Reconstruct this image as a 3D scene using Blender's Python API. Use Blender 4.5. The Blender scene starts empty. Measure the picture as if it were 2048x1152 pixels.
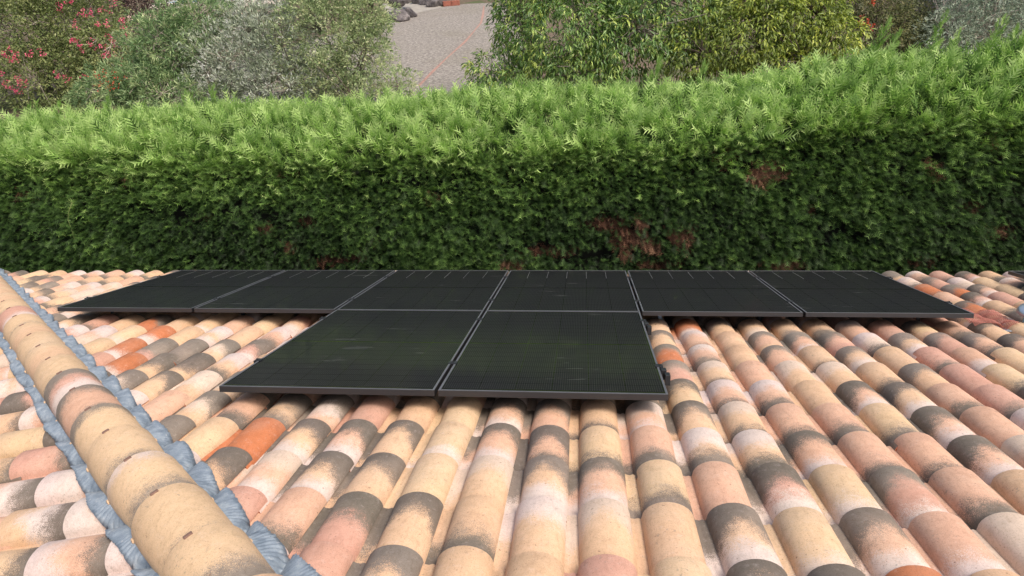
import bpy, bmesh, math, random
import numpy as np
from mathutils import Matrix, Vector

random.seed(7)
rng = np.random.default_rng(7)
scene = bpy.context.scene
col = scene.collection

# ------------------------------------------------------------------ camera, sky, sun, exposure
CAM_POS = Vector((0.73133, -6.17229, 6.41552))
RIGHT = Vector((0.99483739, 0.09099259, -0.04493234))
DOWN = Vector((0.00343986, -0.47274378, -0.88119322))
FWD = Vector((-0.10142354, 0.8764894, -0.47061619))
FPX = 1396.0
cam_d = bpy.data.cameras.new('camera')
cam_d.sensor_width = 36.0
cam_d.lens = FPX / 2048 * 36
cam_d.clip_start = 0.05
cam_d.clip_end = 2000
cam = bpy.data.objects.new('camera', cam_d)
m = Matrix.Identity(4)
for i in range(3):
    m[i][0], m[i][1], m[i][2], m[i][3] = RIGHT[i], -DOWN[i], -FWD[i], CAM_POS[i]
cam.matrix_world = m
col.objects.link(cam)
scene.camera = cam

SUN_EL, SUN_AZ = math.radians(56), math.radians(132)      # azimuth clockwise from +Y
world = bpy.data.worlds.new('World')
scene.world = world
world.use_nodes = True
wn = world.node_tree.nodes
bg = wn['Background']
sky = wn.new('ShaderNodeTexSky')
sky.sky_type = 'NISHITA'
sky.sun_disc = False
sky.sun_elevation = SUN_EL
sky.sun_rotation = SUN_AZ
sky.air_density = 1.0
sky.dust_density = 6.0
sky.ozone_density = 0.6
world.node_tree.links.new(sky.outputs[0], bg.inputs[0])
bg.inputs[1].default_value = 0.115
sun_d = bpy.data.lights.new('sun', 'SUN')
sun_d.energy = 1.5
sun_d.angle = math.radians(18)
sun_d.color = (1.0, 0.94, 0.86)
sun = bpy.data.objects.new('sun', sun_d)
sd = Vector((math.sin(SUN_AZ) * math.cos(SUN_EL), math.cos(SUN_AZ) * math.cos(SUN_EL), math.sin(SUN_EL)))
sun.rotation_euler = sd.to_track_quat('Z', 'Y').to_euler()
sun.location = sd * 30
col.objects.link(sun)
vs = scene.view_settings
vs.view_transform = 'Standard'
vs.look = 'None'
vs.gamma = 1.0
vs.exposure = 0.8
scene.render.film_transparent = False
scene.cycles.use_denoising = True
scene.cycles.denoiser = 'OPENIMAGEDENOISE'
scene.cycles.denoising_input_passes = 'RGB_ALBEDO_NORMAL'
scene.cycles.denoising_prefilter = 'NONE'
scene.cycles.max_bounces = 6
scene.cycles.transparent_max_bounces = 8


# ------------------------------------------------------------------ helpers
def pix_ray(x, y):
    return RIGHT * ((x - 1024) / FPX) + DOWN * ((y - 576) / FPX) + FWD


def pix_z(x, y, z):
    d = pix_ray(x, y)
    return CAM_POS + d * ((z - CAM_POS.z) / d.z)


def pix_y(x, y, Y):
    d = pix_ray(x, y)
    return CAM_POS + d * ((Y - CAM_POS.y) / d.y)


def to_pix(p):
    q = Vector(p) - CAM_POS
    d = q.dot(FWD)
    return (q.dot(RIGHT) / d * FPX + 1024, q.dot(DOWN) / d * FPX + 576, d)


def tag(o, label=None, cat=None, group=None, kind=None):
    if label: o['label'] = label
    if cat: o['category'] = cat
    if group: o['group'] = group
    if kind: o['kind'] = kind
    return o


def link(o, parent=None):
    col.objects.link(o)
    if parent is not None:
        o.parent = parent
    return o


def empty(name, loc=(0, 0, 0), mat=None):
    o = bpy.data.objects.new(name, None)
    o.empty_display_size = 0.2
    o.location = loc
    if mat is not None:
        o.matrix_basis = mat
    col.objects.link(o)
    return o


def np_mesh(name, verts, faces, smooth=False, attrs=None, uv=None):
    """verts (N,3), faces (M,k) all of one size"""
    me = bpy.data.meshes.new(name)
    verts = np.ascontiguousarray(verts, dtype=np.float32)
    faces = np.ascontiguousarray(faces, dtype=np.int32)
    n, k = faces.shape
    me.vertices.add(len(verts))
    me.vertices.foreach_set('co', verts.ravel())
    me.loops.add(n * k)
    me.loops.foreach_set('vertex_index', faces.ravel())
    me.polygons.add(n)
    me.polygons.foreach_set('loop_start', np.arange(0, n * k, k, dtype=np.int32))
    me.polygons.foreach_set('loop_total', np.full(n, k, dtype=np.int32))
    if smooth:
        me.polygons.foreach_set('use_smooth', np.ones(n, dtype=bool))
    me.update(calc_edges=True)
    for an, data in (attrs or {}).items():
        data = np.asarray(data, dtype=np.float32)
        if data.ndim == 1:
            a = me.attributes.new(an, 'FLOAT', 'POINT')
            a.data.foreach_set('value', data)
        else:
            a = me.attributes.new(an, 'FLOAT_COLOR', 'POINT')
            a.data.foreach_set('color', data.ravel())
    if uv is not None:
        l = me.uv_layers.new(name='UVMap')
        l.data.foreach_set('uv', np.asarray(uv, dtype=np.float32)[faces.ravel()].ravel())
    return me


def obj(name, me, mat=None, parent=None):
    o = bpy.data.objects.new(name, me)
    if mat is not None:
        if not isinstance(mat, (list, tuple)): mat = [mat]
        if len(me.materials) == 0:
            for mm in mat: me.materials.append(mm)
    return link(o, parent)


class MB:
    """collects simple solids into one bmesh"""
    def __init__(self): self.bm = bmesh.new()

    def box(self, c, s, rot=None, bevel=0.0):
        r = bmesh.ops.create_cube(self.bm, size=1.0)
        M = Matrix.Translation(Vector(c)) @ (rot.to_4x4() if rot is not None else Matrix.Identity(4)) @ Matrix.Diagonal((s[0], s[1], s[2], 1))
        bmesh.ops.transform(self.bm, matrix=M, verts=r['verts'])
        if bevel:
            es = list({e for v in r['verts'] for e in v.link_edges})
            bmesh.ops.bevel(self.bm, geom=es, offset=bevel, segments=2, profile=0.6, affect='EDGES')
        return self

    def tube(self, pts, radii, seg=7, cap=True):
        pts = [Vector(p) for p in pts]
        rings = []
        for i, p in enumerate(pts):
            t = (pts[min(i + 1, len(pts) - 1)] - pts[max(i - 1, 0)])
            if t.length < 1e-9: t = Vector((0, 0, 1))
            q = t.to_track_quat('Z', 'Y')
            rings.append([self.bm.verts.new(p + q @ Vector((math.cos(a) * radii[i], math.sin(a) * radii[i], 0)))
                          for a in [2 * math.pi * j / seg for j in range(seg)]])
        for a, b in zip(rings, rings[1:]):
            for j in range(seg):
                f = self.bm.faces.new((a[j], a[(j + 1) % seg], b[(j + 1) % seg], b[j]))
                f.smooth = True
        if cap:
            self.bm.faces.new(rings[0][::-1]); self.bm.faces.new(rings[-1])
        return self

    def lathe(self, prof, seg=24, M=None):
        rings = []
        for r, z in prof:
            rings.append([self.bm.verts.new((math.cos(2 * math.pi * j / seg) * r, math.sin(2 * math.pi * j / seg) * r, z)) for j in range(seg)])
        for a, b in zip(rings, rings[1:]):
            for j in range(seg):
                f = self.bm.faces.new((a[j], a[(j + 1) % seg], b[(j + 1) % seg], b[j])); f.smooth = True
        if M is not None:
            bmesh.ops.transform(self.bm, matrix=M, verts=[v for r in rings for v in r])
        return self

    def mesh(self, name):
        me = bpy.data.meshes.new(name)
        bmesh.ops.recalc_face_normals(self.bm, faces=self.bm.faces[:])
        self.bm.to_mesh(me); self.bm.free()
        return me

    def build(self, name, mat, parent=None):
        return obj(name, self.mesh(name), mat, parent)


# ------------------------------------------------------------------ materials
def new_mat(name):
    mt = bpy.data.materials.new(name)
    mt.use_nodes = True
    nt = mt.node_tree
    return mt, nt, nt.nodes['Principled BSDF']


def N(nt, typ, **kw):
    n = nt.nodes.new('ShaderNode' + typ)
    for k, v in kw.items():
        if k.startswith('i_'):
            n.inputs[k[2:].replace('_', ' ')].default_value = v
        else:
            setattr(n, k, v)
    return n


def L(nt, a, b): nt.links.new(a, b)


def math_n(nt, op, a, b=None, c=None, clamp=False):
    n = nt.nodes.new('ShaderNodeMath'); n.operation = op; n.use_clamp = clamp
    for i, x in enumerate((a, b, c)):
        if x is None: continue
        if isinstance(x, (int, float)): n.inputs[i].default_value = x
        else: nt.links.new(x, n.inputs[i])
    return n.outputs[0]


def mixc(nt, fac, a, b, blend='MIX'):
    n = nt.nodes.new('ShaderNodeMix'); n.data_type = 'RGBA'; n.blend_type = blend
    for i, x in ((0, fac), (6, a), (7, b)):
        if isinstance(x, (int, float)): n.inputs[i].default_value = x
        elif isinstance(x, tuple): n.inputs[i].default_value = x if len(x) == 4 else (*x, 1)
        else: nt.links.new(x, n.inputs[i])
    return n.outputs[2]


def ramp(nt, fac, stops):
    n = nt.nodes.new('ShaderNodeValToRGB')
    el = n.color_ramp.elements
    while len(el) < len(stops): el.new(0.5)
    for e, (p, c) in zip(el, stops):
        e.position = p; e.color = (*c, 1) if len(c) == 3 else c
    nt.links.new(fac, n.inputs[0])
    return n.outputs[0]


def noise(nt, vec, scale, detail=3, rough=0.55, out=0):
    n = nt.nodes.new('ShaderNodeTexNoise')
    n.inputs['Scale'].default_value = scale
    n.inputs['Detail'].default_value = detail
    n.inputs['Roughness'].default_value = rough
    if vec is not None: nt.links.new(vec, n.inputs['Vector'])
    return n.outputs[out]


def smooth(nt, x, lo, hi):
    n = nt.nodes.new('ShaderNodeMapRange'); n.interpolation_type = 'SMOOTHSTEP'
    for i, v in ((0, x), (1, lo), (2, hi)):
        if isinstance(v, (int, float)): n.inputs[i].default_value = v
        else: nt.links.new(v, n.inputs[i])
    return n.outputs[0]


def bump(nt, p, h, strength, dist):
    b = nt.nodes.new('ShaderNodeBump')
    b.inputs['Strength'].default_value = strength
    b.inputs['Distance'].default_value = dist
    nt.links.new(h, b.inputs['Height'])
    nt.links.new(b.outputs[0], p.inputs['Normal'])


def simple_mat(name, color, rough=0.7, metal=0.0, var=0.15, scale=20, bumps=0.0):
    mt, nt, p = new_mat(name)
    g = N(nt, 'NewGeometry').outputs['Position']
    n = noise(nt, g, scale, 4)
    lo = tuple(c * (1 - var) for c in color); hi = tuple(min(1, c * (1 + var)) for c in color)
    L(nt, ramp(nt, n, [(0.3, lo), (0.7, hi)]), p.inputs['Base Color'])
    p.inputs['Roughness'].default_value = rough
    p.inputs['Metallic'].default_value = metal
    if bumps: bump(nt, p, n, bumps, 0.01)
    return mt


def tile_material():
    mt, nt, p = new_mat('blended_clay')
    g = N(nt, 'NewGeometry').outputs['Position']
    uvn = N(nt, 'UVMap'); uvn.uv_map = 'UVMap'
    sp = N(nt, 'SeparateXYZ'); L(nt, uvn.outputs[0], sp.inputs[0])
    s, t = sp.outputs[0], sp.outputs[1]                # s -1..1 over the cover, t 0 low end .. 1 where the next tile starts
    cF = N(nt, 'Attribute', attribute_name='col_low')
    cM = N(nt, 'Attribute', attribute_name='col_mid')
    cN = N(nt, 'Attribute', attribute_name='col_top')
    e1, e2, arch = cF.outputs['Alpha'], cM.outputs['Alpha'], cN.outputs['Alpha']
    big = noise(nt, g, 13, 3)
    grain = noise(nt, g, 330, 2, 0.8)
    mid = noise(nt, g, 60, 4, 0.65)
    wob = math_n(nt, 'MULTIPLY_ADD', big, 0.46, -0.23)
    st = math_n(nt, 'MULTIPLY_ADD', grain, 1.0, -0.5)
    st2 = math_n(nt, 'MULTIPLY_ADD', mid, 0.22, -0.11)
    tt = math_n(nt, 'ADD', math_n(nt, 'ADD', t, wob), math_n(nt, 'ADD', st, st2))
    s2 = math_n(nt, 'MULTIPLY', s, s)
    edge1 = math_n(nt, 'MULTIPLY_ADD', s2, arch, e1)
    f1 = smooth(nt, math_n(nt, 'SUBTRACT', tt, edge1), -0.10, 0.10)
    f2 = smooth(nt, math_n(nt, 'SUBTRACT', tt, e2), -0.11, 0.11)
    c = mixc(nt, f1, cF.outputs['Color'], cM.outputs['Color'])
    c = mixc(nt, f2, c, cN.outputs['Color'])
    # soft tone drift, pits, dust
    drift = noise(nt, g, 3.1, 3)
    c = mixc(nt, math_n(nt, 'MULTIPLY', smooth(nt, drift, 0.45, 0.75), 0.22), c, (0.64, 0.50, 0.39))
    c = mixc(nt, smooth(nt, noise(nt, g, 700, 2), 0.60, 0.72), c, mixc(nt, 0.35, c, (0.12, 0.07, 0.045)))
    pits = smooth(nt, noise(nt, g, 75, 1), 0.735, 0.76)
    c = mixc(nt, math_n(nt, 'MULTIPLY', pits, 0.55), c, (0.16, 0.075, 0.04))
    c = mixc(nt, math_n(nt, 'MULTIPLY', smooth(nt, noise(nt, g, 38, 5, 0.7), 0.52, 0.75), 0.20), c, (0.70, 0.61, 0.55))
    mott = noise(nt, g, 22, 5, 0.75)
    c = mixc(nt, 1.0, c, ramp(nt, mott, [(0.3, (0.86, 0.84, 0.82)), (0.55, (1, 1, 1)), (0.75, (1.0, 0.97, 0.94))]), 'MULTIPLY')
    mps = N(nt, 'Mapping'); mps.inputs['Rotation'].default_value = (math.radians(17), 0, 0); mps.inputs['Scale'].default_value = (70, 4.5, 70)
    L(nt, g, mps.inputs[0])
    strk = noise(nt, mps.outputs[0], 1.0, 4, 0.6)
    c = mixc(nt, 1.0, c, ramp(nt, strk, [(0.30, (0.88, 0.87, 0.86)), (0.48, (1, 1, 1)), (1.0, (1, 1, 1))]), 'MULTIPLY')
    lich = math_n(nt, 'MULTIPLY', smooth(nt, noise(nt, g, 48, 4, 0.6), 0.62, 0.68), smooth(nt, noise(nt, g, 2.6, 2), 0.5, 0.62))
    c = mixc(nt, math_n(nt, 'MULTIPLY', lich, 0.55), c, (0.22, 0.19, 0.15))
    sandg = noise(nt, g, 210, 3, 0.8)
    c = mixc(nt, 1.0, c, ramp(nt, sandg, [(0.34, (0.72, 0.68, 0.64)), (0.47, (1, 1, 1)), (1.0, (1, 1, 1))]), 'MULTIPLY')
    L(nt, c, p.inputs['Base Color'])
    p.inputs['Roughness'].default_value = 0.82
    p.inputs['Specular IOR Level'].default_value = 0.3
    h = math_n(nt, 'ADD', math_n(nt, 'MULTIPLY', noise(nt, g, 320, 4, 0.7), 0.5), math_n(nt, 'MULTIPLY', noise(nt, g, 34, 3), 1.0))
    bump(nt, p, h, 0.28, 0.004)
    return mt


M_TILE = tile_material()
M_RAW = simple_mat('raw_clay', (0.40, 0.155, 0.085), 0.9, var=0.35, scale=60, bumps=0.3)


def leaf_mat(name, stops, rough=0.5, trans=0.3, spec=0.4):
    mt, nt, p = new_mat(name)
    a = N(nt, 'Attribute', attribute_name='tone').outputs['Fac']
    c = ramp(nt, a, stops)
    L(nt, c, p.inputs['Base Color'])
    p.inputs['Roughness'].default_value = rough
    p.inputs['Specular IOR Level'].default_value = spec
    tr = N(nt, 'BsdfTranslucent')
    hs = N(nt, 'HueSaturation', i_Value=1.25, i_Saturation=1.1)
    L(nt, c, hs.inputs['Color']); L(nt, hs.outputs[0], tr.inputs[0])
    mx = N(nt, 'MixShader'); mx.inputs[0].default_value = trans
    L(nt, p.outputs[0], mx.inputs[1]); L(nt, tr.outputs[0], mx.inputs[2])
    L(nt, mx.outputs[0], nt.nodes['Material Output'].inputs[0])
    return mt


def flashing_material():
    mt, nt, p = new_mat('lead_flashing')
    g = N(nt, 'NewGeometry').outputs['Position']
    n1 = noise(nt, g, 25, 4); n2 = noise(nt, g, 260, 3, 0.7)
    c = ramp(nt, n1, [(0.25, (0.13, 0.17, 0.215)), (0.55, (0.25, 0.30, 0.35)), (0.8, (0.39, 0.43, 0.46))])
    c = mixc(nt, smooth(nt, n2, 0.6, 0.72), c, (0.06, 0.085, 0.13))
    c = mixc(nt, math_n(nt, 'MULTIPLY', smooth(nt, noise(nt, g, 90, 3), 0.62, 0.75), 0.5), c, (0.5, 0.5, 0.5))
    L(nt, c, p.inputs['Base Color'])
    p.inputs['Roughness'].default_value = 0.55
    p.inputs['Metallic'].default_value = 0.25
    bump(nt, p, n2, 0.3, 0.002)
    return mt


def cell_material():
    mt, nt, p = new_mat('solar_cell')
    g = N(nt, 'NewGeometry').outputs['Position']
    uvn = N(nt, 'UVMap'); uvn.uv_map = 'UVMap'
    sp = N(nt, 'SeparateXYZ'); L(nt, uvn.outputs[0], sp.inputs[0])
    u, v = sp.outputs[0], sp.outputs[1]
    fu = math_n(nt, 'FRACT', math_n(nt, 'MULTIPLY', u, 16.0))
    line = math_n(nt, 'LESS_THAN', math_n(nt, 'ABSOLUTE', math_n(nt, 'SUBTRACT', fu, 0.5)), 0.060)
    fv = math_n(nt, 'FRACT', math_n(nt, 'MULTIPLY', v, 3.0))
    pad = math_n(nt, 'LESS_THAN', math_n(nt, 'ABSOLUTE', math_n(nt, 'SUBTRACT', fv, 0.5)), 0.06)
    info = N(nt, 'ObjectInfo').outputs['Random']
    base = ramp(nt, info, [(0.0, (0.0018, 0.0018, 0.0024)), (1.0, (0.0034, 0.0034, 0.0044))])
    c = mixc(nt, line, base, (0.062, 0.060, 0.058))
    c = mixc(nt, math_n(nt, 'MULTIPLY', line, pad), c, (0.14, 0.135, 0.13))
    mp = N(nt, 'Mapping'); mp.inputs['Scale'].default_value = (3.2, 13, 13)
    L(nt, g, mp.inputs[0])
    sm = smooth(nt, noise(nt, mp.outputs[0], 1.0, 5, 0.6), 0.575, 0.70)
    spots = smooth(nt, noise(nt, g, 1.5, 2), 0.50, 0.62)
    dust = math_n(nt, 'MULTIPLY', sm, spots)
    film = math_n(nt, 'MULTIPLY_ADD', noise(nt, g, 2.2, 4), 0.006, 0.0)
    c = mixc(nt, math_n(nt, 'ADD', math_n(nt, 'MULTIPLY', dust, 0.055), film), c, (0.34, 0.33, 0.29))
    L(nt, c, p.inputs['Base Color'])
    p.inputs['Roughness'].default_value = 0.55
    p.inputs['Specular IOR Level'].default_value = 0.1
    p.inputs['Coat Weight'].default_value = 0.30
    p.inputs['Coat IOR'].default_value = 1.36
    rr = math_n(nt, 'MULTIPLY_ADD', dust, 0.35, 0.06)
    L(nt, rr, p.inputs['Coat Roughness'])
    return mt


M_FLASH = flashing_material()
M_CELL = cell_material()
M_LAMINATE = simple_mat('dark_laminate', (0.0055, 0.0055, 0.006), 0.12, var=0.2)
M_FRAME = simple_mat('black_anodised_frame', (0.011, 0.011, 0.013), 0.42, metal=0.0, var=0.12, scale=8)
M_FRAME.node_tree.nodes['Principled BSDF'].inputs['IOR'].default_value = 1.7
M_SHEEN = simple_mat('sky_sheen_grey', (0.115, 0.12, 0.13), 0.45, metal=0.2, var=0.1, scale=8)  # pale grey stands in for sky reflected off the frame tops
M_CLAMP = simple_mat('black_clamp', (0.020, 0.021, 0.024), 0.42, metal=0.3)
M_RIBBON = simple_mat('tinned_ribbon', (0.42, 0.42, 0.42), 0.4, metal=0.6)
M_CLIP = simple_mat('rusty_clip', (0.17, 0.10, 0.075), 0.8)
M_ALU = simple_mat('galvanised_metal', (0.52, 0.58, 0.63), 0.38, metal=0.7, var=0.1)
M_DECK = simple_mat('roof_underlay', (0.10, 0.055, 0.035), 0.95)
M_WALL = simple_mat('render_wall', (0.60, 0.49, 0.36), 0.9, var=0.06, scale=3, bumps=0.15)
M_SOIL = None

# ------------------------------------------------------------------ roof geometry constants
TH = math.radians(17.0)
Z0 = 3.3
EU, EV, EN = Vector((1, 0, 0)), Vector((0, math.cos(TH), -math.sin(TH))), Vector((0, math.sin(TH), math.cos(TH)))
O_ROOF = Vector((0, 0, Z0))
SP, EX, TL = 0.2355, 0.3575, 0.42            # column spacing, exposed length, tile length
CREST_N = -0.125
NB = CREST_N - 0.075                          # level of the channel bottoms
U0, V0 = 0.814, -3.675                        # a crest column and a tile's low end
KH, RH = -5.67, 1.07                          # hip line: u + RH * v = KH
V_EAVE = V0 + 12 * EX
V_TOP = -6.7


def frame_mat(o, x, y, z):
    M = Matrix.Identity(4)
    for i in range(3):
        M[i][0], M[i][1], M[i][2], M[i][3] = x[i], y[i], z[i], o[i]
    return M


MR = frame_mat(O_ROOF, EU, EV, EN)
HD = (EV - EU * RH).normalized()              # down the hip
slope2 = math.atan((-HD.z) / (-HD.x))
V2 = Vector((-math.cos(slope2), 0, -math.sin(slope2)))
U2 = Vector((0, 1, 0))
N2 = U2.cross(V2)
P0 = MR @ Vector((KH, 0, NB))
ML = frame_mat(P0 - N2 * NB, U2, V2, N2)      # left slope in the same (u, v, n) convention
MLi = ML.inverted()
HIPN = (EN + N2).normalized()
HIPN = (HIPN - HD * HIPN.dot(HD)).normalized()
HSIDE = HD.cross(HIPN).normalized()           # towards the left slope or the right one
if HSIDE.x < 0: HSIDE = -HSIDE
CUT_N = HSIDE.copy(); CUT_N.z = 0; CUT_N.normalize()
# left-slope hip line in its own coordinates
hd2 = MLi.to_3x3() @ HD
p02 = MLi @ P0


def profile(x):
    """height of the tile's upper face at x from the crest"""
    a = 0.095
    x = ((x + SP / 2 + 0.0) % SP) - SP / 2
    if abs(x) < a:
        return 0.010 + 0.066 * max(0.0, 1 - (x / a) ** 2) ** 0.52
    d = (SP / 2 - abs(x)) / (SP / 2 - a)
    return 0.010 * (1 - d) ** 1.5


def tilt(y, tl=TL):           # y <= 0 back from the low end
    return 0.018 * (1 + y / tl)


def tile_points():
    pts = [(-0.166, 0.020), (-0.150, 0.009), (-0.136, 0.0025), (-0.122, 0.0), (-0.1095, 0.0045), (-0.0985, 0.0005)]
    nseg = 14
    for i in range(nseg + 1):
        a = math.pi * (0.985 - 0.96 * i / nseg)
        pts.append((0.095 * math.cos(a), 0.010 + 0.066 * math.sin(a) ** 1.04))
    return pts


TP = tile_points()
TYS = [0.0, -0.004, -0.15, -0.30, -TL]


def tile_mesh(name, cF, cM, cN, e1, e2, arch):
    n = len(TP)
    verts, uv = [], []
    for layer in (0, 1):
        for y in TYS:
            k = 1.0 + 0.030 * (y / TL)
            for i, (x, z) in enumerate(TP):
                zz = z * (1.0 + 0.05 * y / TL) + tilt(y)
                xx = x * k
                if y == 0.0: zz -= 0.002
                if layer:
                    zz -= 0.011
                    if i > 5: xx *= 0.90
                verts.append((xx, y, zz))
                uv.append((max(-1.4, min(1, x / 0.095)), -y / EX))
    faces, fm = [], []
    ny = len(TYS)
    idx = lambda l, j, i: l * ny * n + j * n + i
    for j in range(ny - 1):
        for i in range(n - 1):
            faces.append((idx(0, j, i), idx(0, j + 1, i), idx(0, j + 1, i + 1), idx(0, j, i + 1))); fm.append(0)
            faces.append((idx(1, j, i), idx(1, j, i + 1), idx(1, j + 1, i + 1), idx(1, j + 1, i))); fm.append(1)
        for i in (0, n - 1):
            faces.append((idx(0, j, i), idx(1, j, i), idx(1, j + 1, i), idx(0, j + 1, i)) if i == 0 else
                         (idx(0, j, i), idx(0, j + 1, i), idx(1, j + 1, i), idx(1, j, i))); fm.append(1)
    for i in range(n - 1):
        faces.append((idx(0, 0, i), idx(0, 0, i + 1), idx(1, 0, i + 1), idx(1, 0, i))); fm.append(1)
        faces.append((idx(0, ny - 1, i), idx(1, ny - 1, i), idx(1, ny - 1, i + 1), idx(0, ny - 1, i + 1))); fm.append(1)
    nv = len(verts)
    A = {'col_low': np.tile(np.array([*cF, e1]), (nv, 1)), 'col_mid': np.tile(np.array([*cM, e2]), (nv, 1)),
         'col_top': np.tile(np.array([*cN, arch]), (nv, 1))}
    me = np_mesh(name, np.array(verts), np.array(faces), smooth=True, attrs=A, uv=np.array(uv))
    me.materials.append(M_TILE); me.materials.append(M_RAW)
    me.polygons.foreach_set('material_index', np.array(fm, dtype=np.int32))
    sh = np.zeros(len(me.edges), dtype=bool)
    # sharp where the material changes
    ef = {}
    for f in me.polygons:
        for e in f.edge_keys: ef.setdefault(e, []).append(fm[f.index])
    for e in me.edges:
        q = ef.get(tuple(sorted(e.vertices)), ())
        if len(set(q)) > 1 or (e.vertices[0] % n == 5 and e.vertices[1] % n == 5): sh[e.index] = True
    a = me.attributes.new('sharp_edge', 'BOOLEAN', 'EDGE'); a.data.foreach_set('value', sh)
    return me


SAND, SAND2, PEACH = (0.65, 0.43, 0.27), (0.66, 0.465, 0.285), (0.65, 0.395, 0.27)
PINK, ORANGE, WHITE = (0.57, 0.32, 0.235), (0.50, 0.175, 0.075), (0.66, 0.545, 0.485)
GREY, GREY2, PALE = (0.165, 0.138, 0.112), (0.235, 0.197, 0.160), (0.68, 0.535, 0.42)
BODY = {'s': SAND, 'y': SAND2, 'p': PEACH, 'k': PINK, 'o': ORANGE, 'w': WHITE, 'g': GREY, 'h': GREY2, 'l': PALE}
# tile kinds: three letters low end / middle / top end
KINDS = ['sss', 'sss', 'yyy', 'ppp', 'kkk', 'lll', 'ssg', 'yyg', 'ppg', 'gsw', 'gpw', 'gkw', 'hsw', 'gss', 'gyy', 'gpp', 'hks',
         'wsg', 'wpg', 'lsg', 'wsw', 'lpw', 'ssw', 'wpp', 'hhs', 'gsg', 'ooo', 'kkg', 'wkk', 'ksw']
KW = np.array([4, 3, 4, 4, 2.0, 3, 5, 4, 4, 4, 4, 2, 3, 4, 3, 3, 1.5, 4, 4, 3, 3, 3, 3, 3, 1.0, 2, 0.5, 1.5, 2, 2.0])
VAR = {}


def tile_variant(kind, j):
    key = (kind, j)
    if key not in VAR:
        r = random.Random(hash(kind) % 1000 if False else sum(ord(c) * (i + 3) for i, c in enumerate(kind)) * 31 + j)
        def jit(c):
            m_ = 1 + r.uniform(-0.07, 0.06)
            return tuple(max(0.02, v * m_ * (1 + r.uniform(-0.015, 0.015))) for v in c)
        a, b, c = (BODY[q] for q in kind)
        VAR[key] = tile_mesh('roof_tile', jit(a), jit(b), jit(c), r.uniform(0.26, 0.46), r.uniform(0.66, 0.84),
                             r.uniform(0.15, 0.38) if kind[0] in 'gh' else r.uniform(-0.1, 0.25))
    return VAR[key]


def pick_kind():
    return KINDS[rng.choice(len(KINDS), p=KW / KW.sum())]


# panels in roof coordinates (u0, u1, v_low, v_high)
PW, PH, PGAP = 1.134, 1.762, 0.02
PANELS = []
for i in range(6):
    PANELS.append(((i - 3) * 1.154 + 0.01, -PH, 'back', i))
for i in (2, 3):
    PANELS.append(((i - 3) * 1.154 + 0.01, -2 * PH - 0.012, 'front', i))
PANELS.append((4.655, -PH, 'far', 0))


def under_panel(w):
    """is the line of sight to world point w blocked by a panel?"""
    ri = MR.inverted()
    c, q = ri @ CAM_POS, ri @ Vector(w)
    if q.z >= 0: return False
    t = c.z / (c.z - q.z)
    h = c + (q - c) * t
    return any(a - 0.0 < h.x < a + PW and b < h.y < b + PH for a, b, _, _ in PANELS)


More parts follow.
